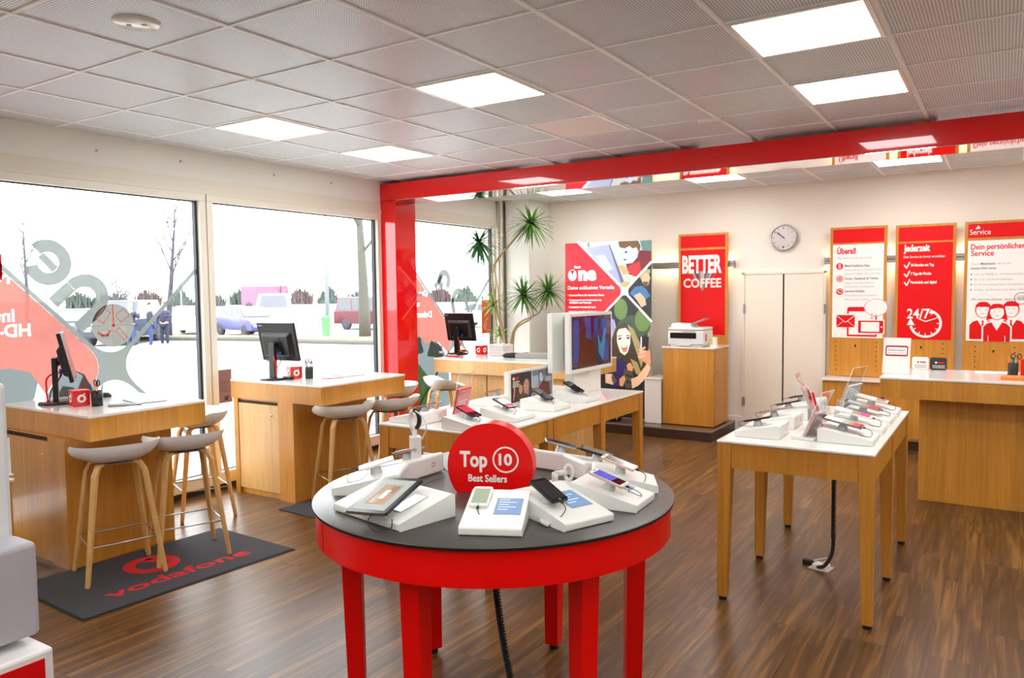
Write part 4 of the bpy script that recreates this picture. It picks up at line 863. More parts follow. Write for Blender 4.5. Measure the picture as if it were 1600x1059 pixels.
# tablet
tb = thing('tablet', 'black tablet with brown picture on its screen, front left on the round red table', 'tablet', (3.945, .262, ZR + .082)); tb.rotation_euler = (D(15), D(-3), D(6))
MB(BLACK).prism(rrect(-.085, -.125, .085, .125, .012), 0, .009).build('case', tb, bevel=.002); MB(BLACKG).prism(rrect(-.083, -.123, .083, .123, .011), .009, .0098).build('front_glass', tb)
b = MB(SCRS['grey']).rect(-.067, -.105, .067, .105, .0102); b.m(SCRS['tan']).rect(-.042, -.068, .040, .070, .0105); b.m(mat('screen_brown', c8(112, 86, 60), .12, emit=c8(120, 92, 66), es=.4)).rect(-.03, -.06, .0, -.005, .0108).rect(.0, .01, .03, .06, .0108); b.m(WPRINT).rect(-.012, -.03, .010, .03, .0109); b.build('display', tb)
MB(STEEL).box(-.0855, -.1255, .002, .0855, -.1245, .007).build('metal_rim', tb); c = MB(CABLE); c.tube(curve([(.03, -.125, .004), (.035, -.16, -.005), (.07, -.17, -.03), (.09, -.12, -.045), (.08, -.09, -.03)]), .002, 6); c.build('charging_cable', tb)
MB(PLASTIC).at(T(3.86, .36, ZR + .06)).lathe([(.03, 0), (.03, .03), (.02, .05), (0, .05)], 18).build('tablet_holder') if False else None
station('white display stand with blue info screen at the front of the round red table', 'white smartphone with greenish screen at the very front of the round red table', 4.303, .426, ZR, D(-64.8), w=.21, l=.29, py=-.062, px_=-.055, body='white', scr=('green',), screen=(-.06, .0, .05, .085), extra=2, lift=.004, pk=False, L=.135, W=.068)
station('white display stand with large blue info screen, front right of the round red table', 'black smartphone front right on the round red table, beside the large blue info screen', 4.455, .612, ZR, D(-22.6), w=.215, l=.31, py=-.05, px_=-.01, scr=('black',), screen=(-.055, -.0, .065, .085), extra=8)
station('white stand under the violet-screened phone, right side of the round red table', 'smartphone with violet and dark screen on the right of the round red table', 4.53, .868, ZR, D(4), w=.20, l=.27, py=-.03, px_=.0, body='gold', scr=('blue', 'black'), screen=(.0, .03, .06, .08), extra=4, yaw=D(-4))
station('white stand under the pink gold phone, right side of the round red table', 'pink gold smartphone on the right of the round red table', 4.475, 1.10, ZR, D(27), w=.19, l=.26, py=-.01, body='gold', scr=('black', 'pale'), extra=4, yaw=D(-20))
station('white display stand at the back right of the round red table', 'black smartphone seen edge-on at the back right of the round red table', 4.30, 1.24, ZR, D(55), w=.20, l=.26, py=0, body='black', scr=('black',), extra=2, yaw=D(-35))
station('white display stand at the back of the round red table, right behind the red sign', 'slim grey smartphone just right of the red sign, at the back of the round table', 4.05, 1.325, ZR, D(86), w=.21, l=.24, py=-.02, body='silver', scr=('black',), logo=False, extra=2, yaw=D(-50))
station('white display stand at the left of the round red table behind the tablet', 'white smartphone seen from its back edge, at the left of the round red table', 3.60, .56, ZR, D(-150), w=.22, l=.27, py=-.01, body='white', scr=('pale',), screen=(.03, -.06, .09, .06), extra=2, yaw=D(15), sdisp=mat('grey_info_screen', c8(172, 176, 178), .2))
station('white display stand with faint red logo at the left of the round red table', 'pinkish smartphone lying under the smartwatch stand on the round red table', 3.535, .845, ZR, D(178), w=.23, l=.25, py=.0, body='silver', scr=('red', 'pale'), logo=True, extra=0)
station('empty white stand left of the red sign, far side of the round red table', '', 3.66, 1.12, ZR, D(142), w=.22, l=.24, ph=False)
station('white display stand hidden behind the red sign on the round red table', '', 3.86, 1.29, ZR, D(112), w=.18, l=.22, ph=False)
MB(WCABLE).tube(curve([(3.66, 1.12, ZR + .075), (3.64, 1.08, ZR + .12), (3.70, 1.0, ZR + .14), (3.75, .98, ZR + .13)]), .003, 6).build('stray_cable') if False else None
# smartwatch stands
t = thing('smartwatch_stand', 'white-strapped smartwatch on a tall clear stand, back left of the round red table', 'smartwatch stand', (3.60, .84, ZR + .065), D(-40))
MB(mat('frosted_block', c8(222, 224, 224), .15, coat=.3)).prism([(-.03, -.022), (.03, -.022), (.03, .022), (-.03, .022)], 0, .105).build('stand_block', t, bevel=.004)
MB(PLASTIC).tube(curve([(0, 0, .10), (-.004, 0, .135), (0, 0, .16)]), .009, 10).build('neck', t)
F = frame((-.002, 0, .182), (math.cos(.5), math.sin(.5), .1), (0, 0, 1)); P = [F @ Vector((.032 * math.cos(a), .036 * math.sin(a), 0)) for a in [i * 2 * PI / 24 for i in range(24)]]
MB(WCABLE).tube(P, .009, 8, closed=True).build('strap', t); P2 = [F @ Vector((.036 * math.cos(a), .041 * math.sin(a), .004)) for a in [D(-70) + i * D(150) / 12 for i in range(13)]]
MB(BLACK).tube(P2, .010, 8).build('watch_case', t); MB(WCABLE).tube(curve([(.02, 0, .22), (.09, .02, .20), (.10, .03, .15), (.05, .02, .10)]), .0032, 6).tube(curve([(-.02, 0, .20), (-.06, -.01, .15), (-.06, 0, .10), (-.02, .0, .05)]), .0032, 6).build('charging_cable', t)
t = thing('smartwatch_stand', 'small white wristband holder on a square foot, right of the red sign', 'smartwatch stand', (4.24, 1.00, .9005), D(25))
MB(PLASTIC).box(-.055, -.05, 0, .055, .05, .008).build('foot', t, bevel=.003); MB(PLASTIC).tube([(-.025, -.012, .008), (-.025, -.012, .055)], .013, 12).build('post', t, bevel=0); MB(PLASTIC).tube([(-.025, -.012, .05), (.022, .01, .052)], .011, 12).build('arm', t)
MB(WHITE).tube([(.03 + .016 * math.cos(i * PI / 10), .012, .05 + .03 * math.sin(i * PI / 10)) for i in range(20)], .008, 8, closed=True).build('band', t)
t = thing('security_hub', 'small white box with a thick white hose behind the front display stand', 'security box', (4.262, .605, .9005), D(-50))
MB(PLASTIC).box(-.035, -.045, 0, .035, .045, .055).build('box', t, bevel=.005); MB(WCABLE).tube(curve([(.02, .045, .05), (.05, .065, .035), (.12, .075, .012), (.20, .07, .010), (.24, .085, .010)], 8), .008, 10).build('hose', t)

# ---- the red "Top 10 Best Sellers" sign
al = D(-68); nx, ny = math.cos(al), math.sin(al); xd = (-ny, nx, 0)
t = thing('top_ten_sign', 'round red Top 10 Best Sellers sign standing in the middle of the round red table', 'sign', (0, 0, 0))
F = frame((4.06, .744, 1.0075), xd, (0, 0, 1)); r = .173; a0 = math.asin(-(.1065) / r)
P = [(r * math.cos(a0 + (PI - 2 * a0) * i / 56), r * math.sin(a0 + (PI - 2 * a0) * i / 56)) for i in range(57)]
MB(REDS).at(F).prism(P, -.085, 0, False).build('block', t, bevel=.002)
b = MB(WPRINT).at(F @ T(0, 0, .0012)); b.text('Top', -.122, .000, .060, w=.112, bold=.035); b.text('10', .036, .009, .044, w=.054, bold=.035); b.ring(.064, .030, .046, .0525, n=48); b.text('Best Sellers', -.088, -.060, .028, w=.157, bold=.028); b.build('lettering', t)

# ---- devices on the long tables
ZT = .8855
for y_, l1, l2, bd, sc in ((1.985, 'square white display stand at the near right corner of the square oak table', 'dark red smartphone below the acrylic leaflet holder, just above the red sign', 'black', ('red', 'black')), (2.385, 'white display stand on the square oak table, right of the red leaflet holder', 'black smartphone with reddish screen in front of the twin photo sign', 'black', ('black', 'red')),
                           (2.87, 'white display stand on the long oak table, in front of the twin photo sign', 'black flip-style phone in front of the twin photo sign', 'black', ('black',)), (3.33, 'white display stand on the long oak table at the foot of the screen tower', 'black flip-style phone at the foot of the screen tower', 'black', ('black',))):
    station(l1, l2, 3.08, y_, ZT, D(0), w=.24, l=.27, py=.01, px_=-.03, body=bd, scr=sc, extra=5 if y_ < 2.5 else 12, yaw=D(-14), h1=.075, L=.165, W=.08)
for y_, l1, l2 in ((2.03, 'white display stand at the near left corner of the square oak table', 'smartphone seen edge-on at the near left corner of the square oak table'), (2.86, 'white display stand behind the twin photo sign on the long oak table', 'silver smartphone peeking out left of the twin photo sign')):
    station(l1, l2, 2.63, y_, ZT, D(180), w=.25, l=.27, body='silver', scr=('black',), extra=2, logo=True, h1=.075)
rows = [(2.66, 'silver', ('pale', 'grey', 'tan', 'red'), 'nearest of the four right-hand phones on the right table, silver with red screen end', 'white display stand nearest the camera on the right side of the right table'), (3.01, 'white', ('pale', 'tan', 'pink'), 'white smartphone with pink screen end, second of the right-hand phones on the right table', 'second white display stand on the right side of the right table'),
        (3.35, 'silver', ('grey', 'tan', 'red'), 'silver smartphone with crimson screen end, third of the right-hand phones on the right table', 'third white display stand on the right side of the right table'), (3.70, 'white', ('pale', 'tan'), 'white smartphone farthest back on the right side of the right table', 'farthest white display stand on the right side of the right table')]
for y_, bd, sc, l2, l1 in rows: station(l1, l2, 5.075, y_, ZT, 0, w=.255, l=.27, py=-.01, px_=-.03, body=bd, scr=sc, extra=2, L=.205, W=.112, h1=.075)
rows = [(2.60, 'black', 'black smartphone nearest the camera on the left side of the right table', 'white display stand at the near left corner of the right table'), (2.96, 'silver', 'silver smartphone, second on the left side of the right table', 'second white display stand on the left side of the right table'),
        (3.32, 'black', 'dark smartphone, third on the left side of the right table', 'third white display stand on the left side of the right table'), (3.69, 'black', 'black smartphone farthest back on the left side of the right table', 'farthest white display stand on the left side of the right table')]
for y_, bd, l2, l1 in rows: station(l1, l2, 4.635, y_, ZT, PI, w=.24, l=.24, body=bd, scr=('black',), extra=2, logo=True, px_=.02, py=.0, screen=(-.0, -.09, .06, -.07), sdisp=mat('grey_info_screen', c8(172, 176, 178), .2), h1=.075)
def holder(label, x, y, z, rz, w, h, lean, leaf=None, base=True, frac=.7):
    t = thing('leaflet_holder', label, 'leaflet holder', (x, y, z), rz)
    F = T(0, 0, .012) @ Matrix.Rotation(lean, 4, 'Y')
    MB(ACRYL).at(F).box(-.012, -w / 2, 0, -.009, w / 2, h).box(.009, -w / 2, 0, .012, w / 2, h * .62).box(-.012, -w / 2, 0, .012, -w / 2 + .003, h * .62).box(-.012, w / 2 - .003, 0, .012, w / 2, h * .62).build('acrylic_pocket', t)
    rim = MB(mat('acrylic_edge_glint', c8(236, 240, 240), .25)); rim.at(F).tube([(-.0105, -w / 2, 0), (-.0105, -w / 2, h), (-.0105, w / 2, h), (-.0105, w / 2, 0)], .0016, 6).tube([(.0105, -w / 2, h * .62), (.0105, w / 2, h * .62)], .0013, 6); rim.build('edge', t)  # white tubes imitate the light caught along the acrylic edges
    if leaf: b = MB(leaf).at(F).box(-.006, -w / 2 + .008, .003, .006, w / 2 - .008, h * frac); b.m(WPRINT).at(F @ frame((.0065, 0, 0), (0, 1, 0), (0, 0, 1))).rect(-w * .3, h * .38, w * .32, h * .40).rect(-w * .3, h * .33, w * .2, h * .345).ring(w * .3, h * .12, .006, .011, n=16).rect(-w * .3, h * .28, w * .25, h * .29); b.build('leaflet', t)
    MB(PLASTIC if base else ACRYL).box(-.06, -w / 2 - .01, 0, .06, w / 2 + .01, .018 if base else .004).build('foot', t, bevel=.003 if base else 0)
RLE = mat('pale_red_leaflet', c8(232, 70, 76), .4); WLE = mat('white_leaflet', c8(222, 222, 222), .5)
holder('clear acrylic holder with a red leaflet on the square oak table above the red sign', 2.83, 2.19, ZT, D(8), .19, .30, D(14), RLE, False, .66)
holder('small clear acrylic pocket behind the red leaflet holder on the square oak table', 2.72, 2.13, ZT, D(8), .10, .16, D(-12), None, False)
holder('clear acrylic holder with white and red leaflets nearest the camera on the right table', 4.88, 2.63, ZT, D(-10), .17, .27, D(24), mat('pinkish_leaflet', c8(226, 186, 186), .4), True, .55)
holder('clear acrylic holder with a solid red leaflet in the middle of the right table', 4.885, 2.92, ZT, D(24), .12, .24, D(-16), REDM, False, .9)
holder('clear acrylic holder with pinkish leaflet, leaning left at the middle of the right table', 4.80, 3.28, ZT, D(0), .15, .30, D(-24), mat('pinkish_leaflet', c8(226, 186, 186), .4), False, .7)
holder('tall clear acrylic holder with pale leaflets at the back of the right table', 4.90, 3.62, ZT, D(-14), .21, .31, D(20), WLE, False, .62)
holder('small clear acrylic card box at the middle of the right table', 4.93, 3.22, ZT, D(30), .10, .12, D(10), None, False)

# ---- twin photo sign and screen tower on the long table
FACEF = lambda x, y, z: frame((x, y, z), (0, 1, 0), (0, 0, 1))
SKIN = mat('print_skin', c8(214, 160, 130), .5); SKINL = mat('print_skin_light', c8(240, 214, 190), .5); SKINB = mat('print_skin_bluish', c8(190, 214, 238), .5); HAIRB = mat('print_hair_brown', c8(92, 58, 34), .5); HAIRD = mat('print_hair_dark', c8(46, 30, 24), .5); HAIRG = mat('print_hair_golden', c8(168, 136, 92), .5)
PDK = mat('print_dark', c8(44, 40, 40), .5); PRD = mat('print_maroon', c8(112, 24, 34), .5); PBL = mat('print_pale_blue', c8(168, 184, 204), .5); PGD = mat('print_dark_green', c8(38, 46, 40), .5); PRDB = mat('print_bright_red', c8(226, 28, 36), .5)
def face(b, x, y, r, hair, skin, z=0, tilt=0, smile=True, long=False):
    c, s = math.cos(tilt), math.sin(tilt); R2 = lambda u, v: (x + (u * c - v * s) * r, y + (u * s + v * c) * r)
    b.m(hair); b.poly([R2(*p) for p in ([(-1.25, .2), (-1.0, 1.0), (-.3, 1.5), (.5, 1.45), (1.1, .9), (1.3, .1), (1.5, -1.6), (1.3, -2.6), (.7, -2.2), (-.7, -2.2), (-1.3, -2.7), (-1.5, -1.2)] if long else [(-1.12, 0), (-1.1, .8), (-.5, 1.45), (.4, 1.45), (1.05, .9), (1.12, 0), (0, -.3)])], z)
    b.m(skin); b.poly([R2(.82 * math.cos(a), 1.08 * math.sin(a) * (1 if math.sin(a) > 0 else 1.12)) for a in [i * 2 * PI / 24 for i in range(24)]], z + .0003)
    b.m(HAIRD); 
    for sx in (-1, 1): b.poly([R2(sx * .36 + .15 * math.cos(a), .18 + .09 * math.sin(a)) for a in [i * PI / 5 for i in range(10)]], z + .0006); b.poly([R2(sx * .16, .42), R2(sx * .55, .46), R2(sx * .55, .38), R2(sx * .16, .36)], z + .0006)
    b.m(SKIN if skin is not SKIN else HAIRB); b.poly([R2(-.06, .1), R2(.1, .1), R2(.14, -.28), R2(-.12, -.28)], z + .0006)
    if smile: b.m(PRD); b.poly([R2(.34 * math.cos(a), -.60 + .22 * math.sin(a)) for a in [i * 2 * PI / 14 for i in range(14)]], z + .0006); b.m(WPRINT); b.poly([R2(-.24, -.48), R2(.24, -.48), R2(.2, -.56), R2(-.2, -.56)], z + .0009)
    else: b.m(PRD); b.poly([R2(-.2, -.58), R2(.22, -.56), R2(.2, -.64), R2(-.18, -.66)], z + .0006)
t = thing('twin_photo_sign', 'white table sign with two printed photographs on the long oak table', 'sign', (0, 0, 0))
MB(WHITE).box(2.735, 2.87, ZT, 2.775, 3.52, 1.125).build('board', t, bevel=.003)
b = MB(PDK).at(FACEF(2.7762, 2.90, .895)); b.rect(0, 0, .285, .212); b.m(mat('print_umber', c8(74, 52, 44), .5)).ell(.17, .06, .13, .07, z=.0003)
face(b, .13, .09, .030, HAIRB, SKIN, .0006, .1, True, True); face(b, .21, .115, .030, mat('print_wool_hat', c8(176, 140, 128), .5), SKIN, .0004, -.2, True, True)
b.m(SKIN).stroke([(.03, .02), (.045, .09), (.03, .13)], .014, .0012).stroke([(.045, .09), (.055, .135)], .008, .0013); b.m(PRDB).text('one', .045, .165, .026, bold=.05, z=.0012); b.m(WPRINT).ell(.033, .174, .013, z=.0012); 
for i in range(4): b.rect(.02, .148 - .012 * i, .115 - .01 * (i % 2), .153 - .012 * i, .0012)
b.build('photo_print', t)
b = MB(mat('print_grey_blue', c8(122, 130, 140), .5)).at(FACEF(2.7762, 3.195, .895)); b.rect(0, 0, .305, .212); b.m(PBL).rect(0, .06, .09, .17, .0003); b.m(PRD).poly([(.06, 0), (.09, .07), (.16, .12), (.25, .10), (.28, 0)], .0006); b.m(SKIN).ell(.07, .055, .03, .045, z=.0008); face(b, .13, .155, .032, HAIRB, SKINB, .0009, .3, False)
b.m(PRDB).text('one', .22, .165, .03, bold=.05, z=.0012); b.m(WPRINT); 
for i in range(3): b.rect(.20, .140 - .012 * i, .29, .144 - .012 * i, .0012)
b.build('photo_print', t)
t = thing('screen_tower', 'white tower with a flat screen on each side, standing on the long oak table', 'screen', (0, 0, 0))
MB(WHITE).box(2.855, 3.56, ZT, 2.945, 4.02, 1.50).build('tower', t, bevel=.004)
for s_, x_ in ((1, 2.955), (-1, 2.80)):
    o = MB(PLASTIC).box(x_, 3.385, 1.068, x_ + .045, 4.125, 1.53).build('screen_housing', t, bevel=.006)
    xx = x_ + .0455 if s_ > 0 else x_ - .0005
    b = MB(mat('dark_screen_glass', c8(16, 22, 52), .06, coat=.4, emit=c8(14, 22, 66), es=.35)).at(frame((xx, 3.41, 1.10), (0, 1, 0), (0, 0, 1)) if s_ > 0 else frame((xx, 4.10, 1.10), (0, -1, 0), (0, 0, 1))); b.rect(0, 0, .69, .405)
    if s_ > 0:
        def em(n, c_, e=.5): return mat(n, c_, .08, emit=c_, es=e)
        b.m(em('screen_deep_blue', c8(20, 56, 120))); 
        for u, w_, h_, t_ in ((.02, .10, .05, .38), (.22, .10, .20, .39), (.38, .07, .24, .38), (.50, .12, .26, .37), (.55, .09, .03, .20)): b.rect(u, h_, u + w_, t_, .0003)
        b.m(em('screen_teal', c8(24, 104, 140))).poly([(.44, .27), (.50, .17), (.56, .30), (.60, .30), (.54, .03), (.46, .10)], .0006); b.m(em('screen_dark_brown', c8(50, 14, 22), .6)).poly([(.10, .0), (.12, .22), (.13, .34), (.19, .36), (.24, .31), (.23, .24), (.36, .20), (.42, .12), (.40, 0)], .0005); b.m(em('screen_purple', c8(52, 26, 84))).rect(.40, .22, .60, .29, .0004)
    b.build('screen', o)
MB(mat('sensor_grey', c8(200, 196, 190), .4)).box(2.99, 3.70, 1.056, 3.0, 3.80, 1.068).build('sensor_bar', t)

# ================================================================== SMALL THINGS ON THE DESKS
def monitor(label, x, y, rz, tilt=D(-12), base_z=.981):
    t = thing('computer_monitor', label, 'monitor', (x, y, base_z), rz)
    MB(BLACK).lathe([(0, 0), (.118, 0), (.122, .006), (.112, .016), (0, .018)], 36).build('base', t)
    MB(BLACK).box(-.028, -.032, .014, .006, .032, .31).build('stand_column', t, bevel=.005)
    F = T(.062, 0, .315) @ Matrix.Rotation(tilt, 4, 'Y')
    MB(BLACK).at(F).box(-.045, -.05, -.05, -.012, .05, .05).at(I4).tube([(-.01, 0, .27), (.03, 0, .30)], .028, 14).build('hinge', t, bevel=.004)
    p = MB(BLACK).at(F).box(-.012, -.205, -.165, .014, .205, .17).build('panel', t, bevel=.004)
    MB(BLACK).at(F).hexa([(-.042, -.14, -.11), (-.012, -.165, -.13), (-.012, .165, -.13), (-.042, .14, -.11)], [(-.042, -.14, .06), (-.012, -.165, .09), (-.012, .165, .09), (-.042, .14, .06)]).build('rear_housing', p, bevel=.006)
    MB(mat('monitor_display', c8(60, 66, 76), .15)).at(F).box(.0142, -.19, -.145, .0148, .19, .155).build('display', p)
    MB(WPRINT).at(F @ frame((-.0125, 0, 0), (0, -1, 0), (0, 0, 1))).text('lenovo', -.185, .142, .010, bold=.02).build('brand_mark', p)
    c = MB(CABLE); c.tube(curve([(.03, -.03, .22), (.01, -.07, .16), (-.03, -.06, .10), (-.05, -.05, .02)]), .004, 6).tube(curve([(.035, .04, .21), (.0, .07, .15), (-.02, .05, .19)]), .004, 6); c.m(REDM).tube(curve([(-.03, -.035, .20), (-.05, -.05, .185), (-.06, -.075, .15), (-.055, -.08, .02)]), .0055, 6); c.m(mat('plug_blue', c8(20, 60, 170), .4)).tube([(.03, -.05, .235), (.02, -.05, .205)], .01, 8); c.build('cables', t)
    return t
monitor('black computer monitor seen edge-on on the left desk', .37, .96, D(60))
monitor('black computer monitor seen from behind on the middle desk', .53, 2.66, D(96))
monitor('black computer monitor seen from behind on the desk behind the red column', .36, 5.50, D(90))
def cube(label, x, y, rz):
    t = thing('logo_cube', label, 'cube', (x, y, .981), rz); s = .052
    MB(mat('clear_red_cube', c8(226, 36, 40), .2, coat=.4)).box(-s, -s, 0, s, s, 2 * s).build('block', t, bevel=.003)
    for F in (frame((s + .0006, 0, s), (0, 1, 0), (0, 0, 1)), frame((0, -s - .0006, s), (1, 0, 0), (0, 0, 1))): q = MB(WPRINT).at(F); q.ring(0, -.003, .013, .027, n=28); q.raw([(.004, .014, 0), (.016, .032, 0), (.024, .030, 0), (.012, .010, 0)], [(0, 3, 2, 1)]); q.build('logo', t)
cube('red cube with white speechmark on the left desk', .60, .98, D(-12)); cube('red cube with white speechmark on the middle desk', .62, 2.80, D(-20)); cube('red cube with white speechmark on the desk behind the red column', .62, 5.62, D(-10))
def cup(x, y, z, where, grp, n=4, seed=0, sc=True):
    MC = mat('pen_cup_black', c8(26, 26, 30), .4); t = thing('pen_cup', 'black pen cup on the ' + where, 'pen cup', (x, y, z))
    MB(MC).lathe([(0, 0), (.035, 0), (.036, .10), (.033, .10), (.032, .006), (0, .006)], 24).build('cup', t)
    rn = random.Random(seed); names = ['green', 'red', 'blue', 'orange', 'black']; cl = {'green': c8(30, 160, 70), 'red': c8(210, 30, 30), 'blue': c8(30, 110, 190), 'orange': c8(240, 130, 50), 'black': c8(25, 25, 28)}
    for i in range(n):
        k = names[i]; a = i * 1.5 + seed; dx, dy = math.cos(a), math.sin(a); p0 = Vector((x + dx * .012, y + dy * .012, z + .008)); p1 = Vector((x + dx * .036, y + dy * .036, z + .145 + .012 * (i % 2)))
        b = MB(mat('pen_' + k, cl[k], .35)); b.tube([p0, p0.lerp(p1, .9)], .0042, 8); b.tube([p0.lerp(p1, .9), p1], [.0035, .0025], 8); tag(b.build('pen'), k + ' pen in the cup on the ' + where, 'pen', grp)
    if sc:
        t2 = thing('scissors', 'scissors with dark looped handles in the cup on the ' + where, 'scissors', (x, y, z)); a = seed + 2.0; ox, oy = .01 * math.cos(a), .01 * math.sin(a)
        MB(STEEL).tube([(ox, oy, .01), (ox + .012, oy, .12)], .003, 6).build('blade', t2)
        for s_ in (-1, 1): MB(mat('scissor_handle', c8(40, 30, 50), .4)).at(frame((ox + .012 + s_ * .020, oy, .150), (1, 0, 0), (0, 0, 1))).tube([(.014 * math.cos(q), .020 * math.sin(q), 0) for q in [i * PI / 8 for i in range(16)]], .0038, 6, closed=True).build('handle_loop', t2)
cup(.725, 1.03, .981, 'left desk', 'pens on the left desk', 4, 1); cup(.76, 2.84, .981, 'middle desk', 'pens on the middle desk', 4, 2); cup(.745, 5.66, .981, 'desk behind the red column', 'pens on the desk behind the red column', 3, 3)
cup(5.83, 5.42, 1.001, 'service counter', 'pens on the service counter', 5, 5)
def flat(name, label, cat, x, y, z, rz, w, l, h, m, bev=.001, edge=None):
    t = thing(name, label, cat, (x, y, z), rz); MB(m).box(-l / 2, -w / 2, 0, l / 2, w / 2, h).build('sheet' if h < .01 else 'body', t, bevel=bev)
    if edge: MB(edge).box(l / 2 - .03, -w / 2 + .004, h, l / 2 - .006, w / 2 - .004, h + .0008).build('print', t)
t = thing('computer_mouse', 'black computer mouse on the left desk', 'mouse', (.33, 1.30, .981), D(30)); MB(BLACK).lathe([(.0, 0), (.034, 0), (.036, .012), (.026, .028), (0, .034)], 24).build('shell', t); t.children[0].scale = (1.5, 1, 1); MB(GREYP).box(.02, -.003, .029, .032, .003, .034).build('wheel', t)
flat('leaflet', 'black and red leaflet beside the pen cup on the left desk', 'leaflet', .86, 1.14, .981, D(60), .10, .20, .004, PDK, edge=REDM)
flat('writing_pad', 'grey writing pad on the left desk', 'writing pad', .78, 1.33, .981, D(78), .28, .20, .006, mat('pad_grey', c8(170, 174, 182), .5))
flat('leaflet', 'red leaflet beside the pen cup on the middle desk', 'leaflet', .92, 2.96, .981, D(70), .09, .18, .004, REDM)
flat('writing_pad', 'grey writing pad on the middle desk', 'writing pad', .85, 3.20, .981, D(80), .26, .2, .006, mat('pad_grey', c8(170, 174, 182), .5))
t = thing('webcam_puck', 'small black cable box in front of the monitor on the middle desk', 'cable box', (.66, 2.70, .981)); MB(BLACK).box(-.05, -.02, 0, .05, .02, .028).build('body', t, bevel=.006); MB(CABLE).tube(curve([(-.05, 0, .01), (-.08, .02, .03), (-.06, .05, .01)]), .003, 6).build('cable', t)
for i in range(4):
    flat('white_carton', ('lowest', 'second lowest', 'second highest', 'topmost')[i] + ' flat white carton in the stack on the desk behind the red column', 'box', .93 + .004 * (i % 2), 5.56, .981 + .0325 * i, D(4 - 5 * i), .17, .22, .031, mat('carton_greyish', c8(206, 202, 198), .5), .002)
t = thing('cloth_bag', 'crumpled black bag on the desk behind the red column', 'bag', (1.20, 5.40, .981), D(20)); MB(mat('bag_black', c8(22, 26, 28), .7, bump=1, bscale=20)).lathe([(0, 0), (.07, .0), (.085, .02), (.06, .045), (.02, .05), (0, .052)], 18).build('body', t); t.children[0].scale = (1.5, .8, 1); MB(mat('bag_black', c8(22, 26, 28), .7)).tube(curve([(.09, 0, .02), (.15, .02, .035), (.19, -.01, .015)]), .014, 8).build('strap', t)
flat('flat_carton', 'grey flat box with white lid on the desk behind the red column', 'box', 1.45, 5.50, .981, D(12), .28, .42, .045, mat('carton_grey', c8(140, 140, 136), .5), .003)
flat('leaflet', 'red leaflet in front of the monitor on the desk behind the red column', 'leaflet', .50, 5.22, .981, D(-15), .07, .18, .008, REDM)
t = thing('ink_bottle', 'small blue and white bottle beside the monitor behind the red column', 'bottle', (.22, 5.36, .981)); MB(mat('bottle_blue', c8(40, 70, 140), .4)).lathe([(0, 0), (.022, 0), (.022, .06), (.010, .075), (.010, .09), (0, .09)], 16).build('bottle', t); MB(WPRINT).lathe([(.0225, .015), (.0225, .045)], 16).build('label', t)
t = thing('cable_tangle', 'tangle of black and orange cables under the monitor behind the red column', 'cables', (.50, 5.40, .981)); rn = random.Random(2)
for i in range(4): MB(RUBBER if i % 2 else mat('orange_cable', c8(210, 110, 40), .5)).tube(curve([(rn.uniform(-.07, .07), rn.uniform(-.04, .04), .01 + rn.uniform(0, .05)) for _ in range(6)], 5), .006, 6).build('cable', t)
# counter
t = thing('discretion_sign', 'white Diskretion sign leaning on the service counter', 'sign', (5.03, 5.17, 1.0015), 0)
F = frame((0, 0, 0), (1, 0, 0), (0, .32, 1)); MB(PLASTIC).at(F).box(-.10, 0, 0, .10, .30, .004).build('board', t, bevel=.001); MB(PLASTIC).at(F).box(-.10, 0, -.004, .10, .01, .0).build('lip', t); MB(PLASTIC).hexa([(-.09, .098, 0), (.09, .098, 0), (.09, .102, 0), (-.09, .102, 0)], [(-.09, .080, .25), (.09, .080, .25), (.09, .083, .25), (-.09, .083, .25)]).build('back_leg', t)
b = MB(mat('crimson_print', c8(176, 36, 58), .5)).at(F @ T(0, 0, .0046)); b.poly(rrect(-.083, .145, .083, .235, .014)); b.m(WPRINT).poly(rrect(-.074, .159, .074, .220, .008), .0004); b.m(DGREYP).text('Diskretion', -.062, .188, .019, w=.124, bold=.01, z=.0008).text('Bitte Abstand halten', -.062, .170, .009, w=.124, z=.0008); b.build('print', t)
for lab, xa, m_, tx in (('small white folded brochure with red one lettering behind the Diskretion sign', 5.17, PLASTIC, DGREYP), ('small black folded brochure with red one lettering behind the Diskretion sign', 5.305, PDK, WPRINT)):
    t = thing('folded_brochure', lab, 'brochure', (xa, 5.64, 1.0015)); MB(m_).at(frame((0, 0, 0), (1, 0, 0), (0, 0, 1))).prism(rrect(-.064, 0, .062, .105, .018), -.004, .004).build('card', t)
    b = MB(REDM).at(frame((0, -.005, 0), (1, 0, 0), (0, 0, 1))); b.text('one', -.005, .055, .02, bold=.04); b.m(tx).ell(-.018, .062, .008).rect(-.045, .036, .05, .039).rect(-.045, .026, .045, .029).rect(-.045, .016, .05, .019); b.build('print', t)
    MB(m_).hexa([(-.05, 0, 0), (.05, 0, 0), (.05, .03, 0), (-.05, .03, 0)], [(-.05, .004, .06), (.05, .004, .06), (.05, .006, .06), (-.05, .006, .06)]).build('fold', t)
flat('orange_tray', 'flat orange box at the right edge of the service counter', 'box', 5.92, 5.14, 1.001, 0, .16, .34, .022, mat('orange_card', c8(240, 128, 40), .5), .003)
flat('paper_sheet', 'white sheet lying at the back of the service counter near the pen cup', 'paper', 5.72, 5.58, 1.001, D(3), .20, .30, .004, WPRINT)
flat('red_booklet', 'upright red booklet right of the pen cup on the service counter', 'booklet', 5.925, 5.42, 1.001, 0, .02, .09, .13, REDM, .002)

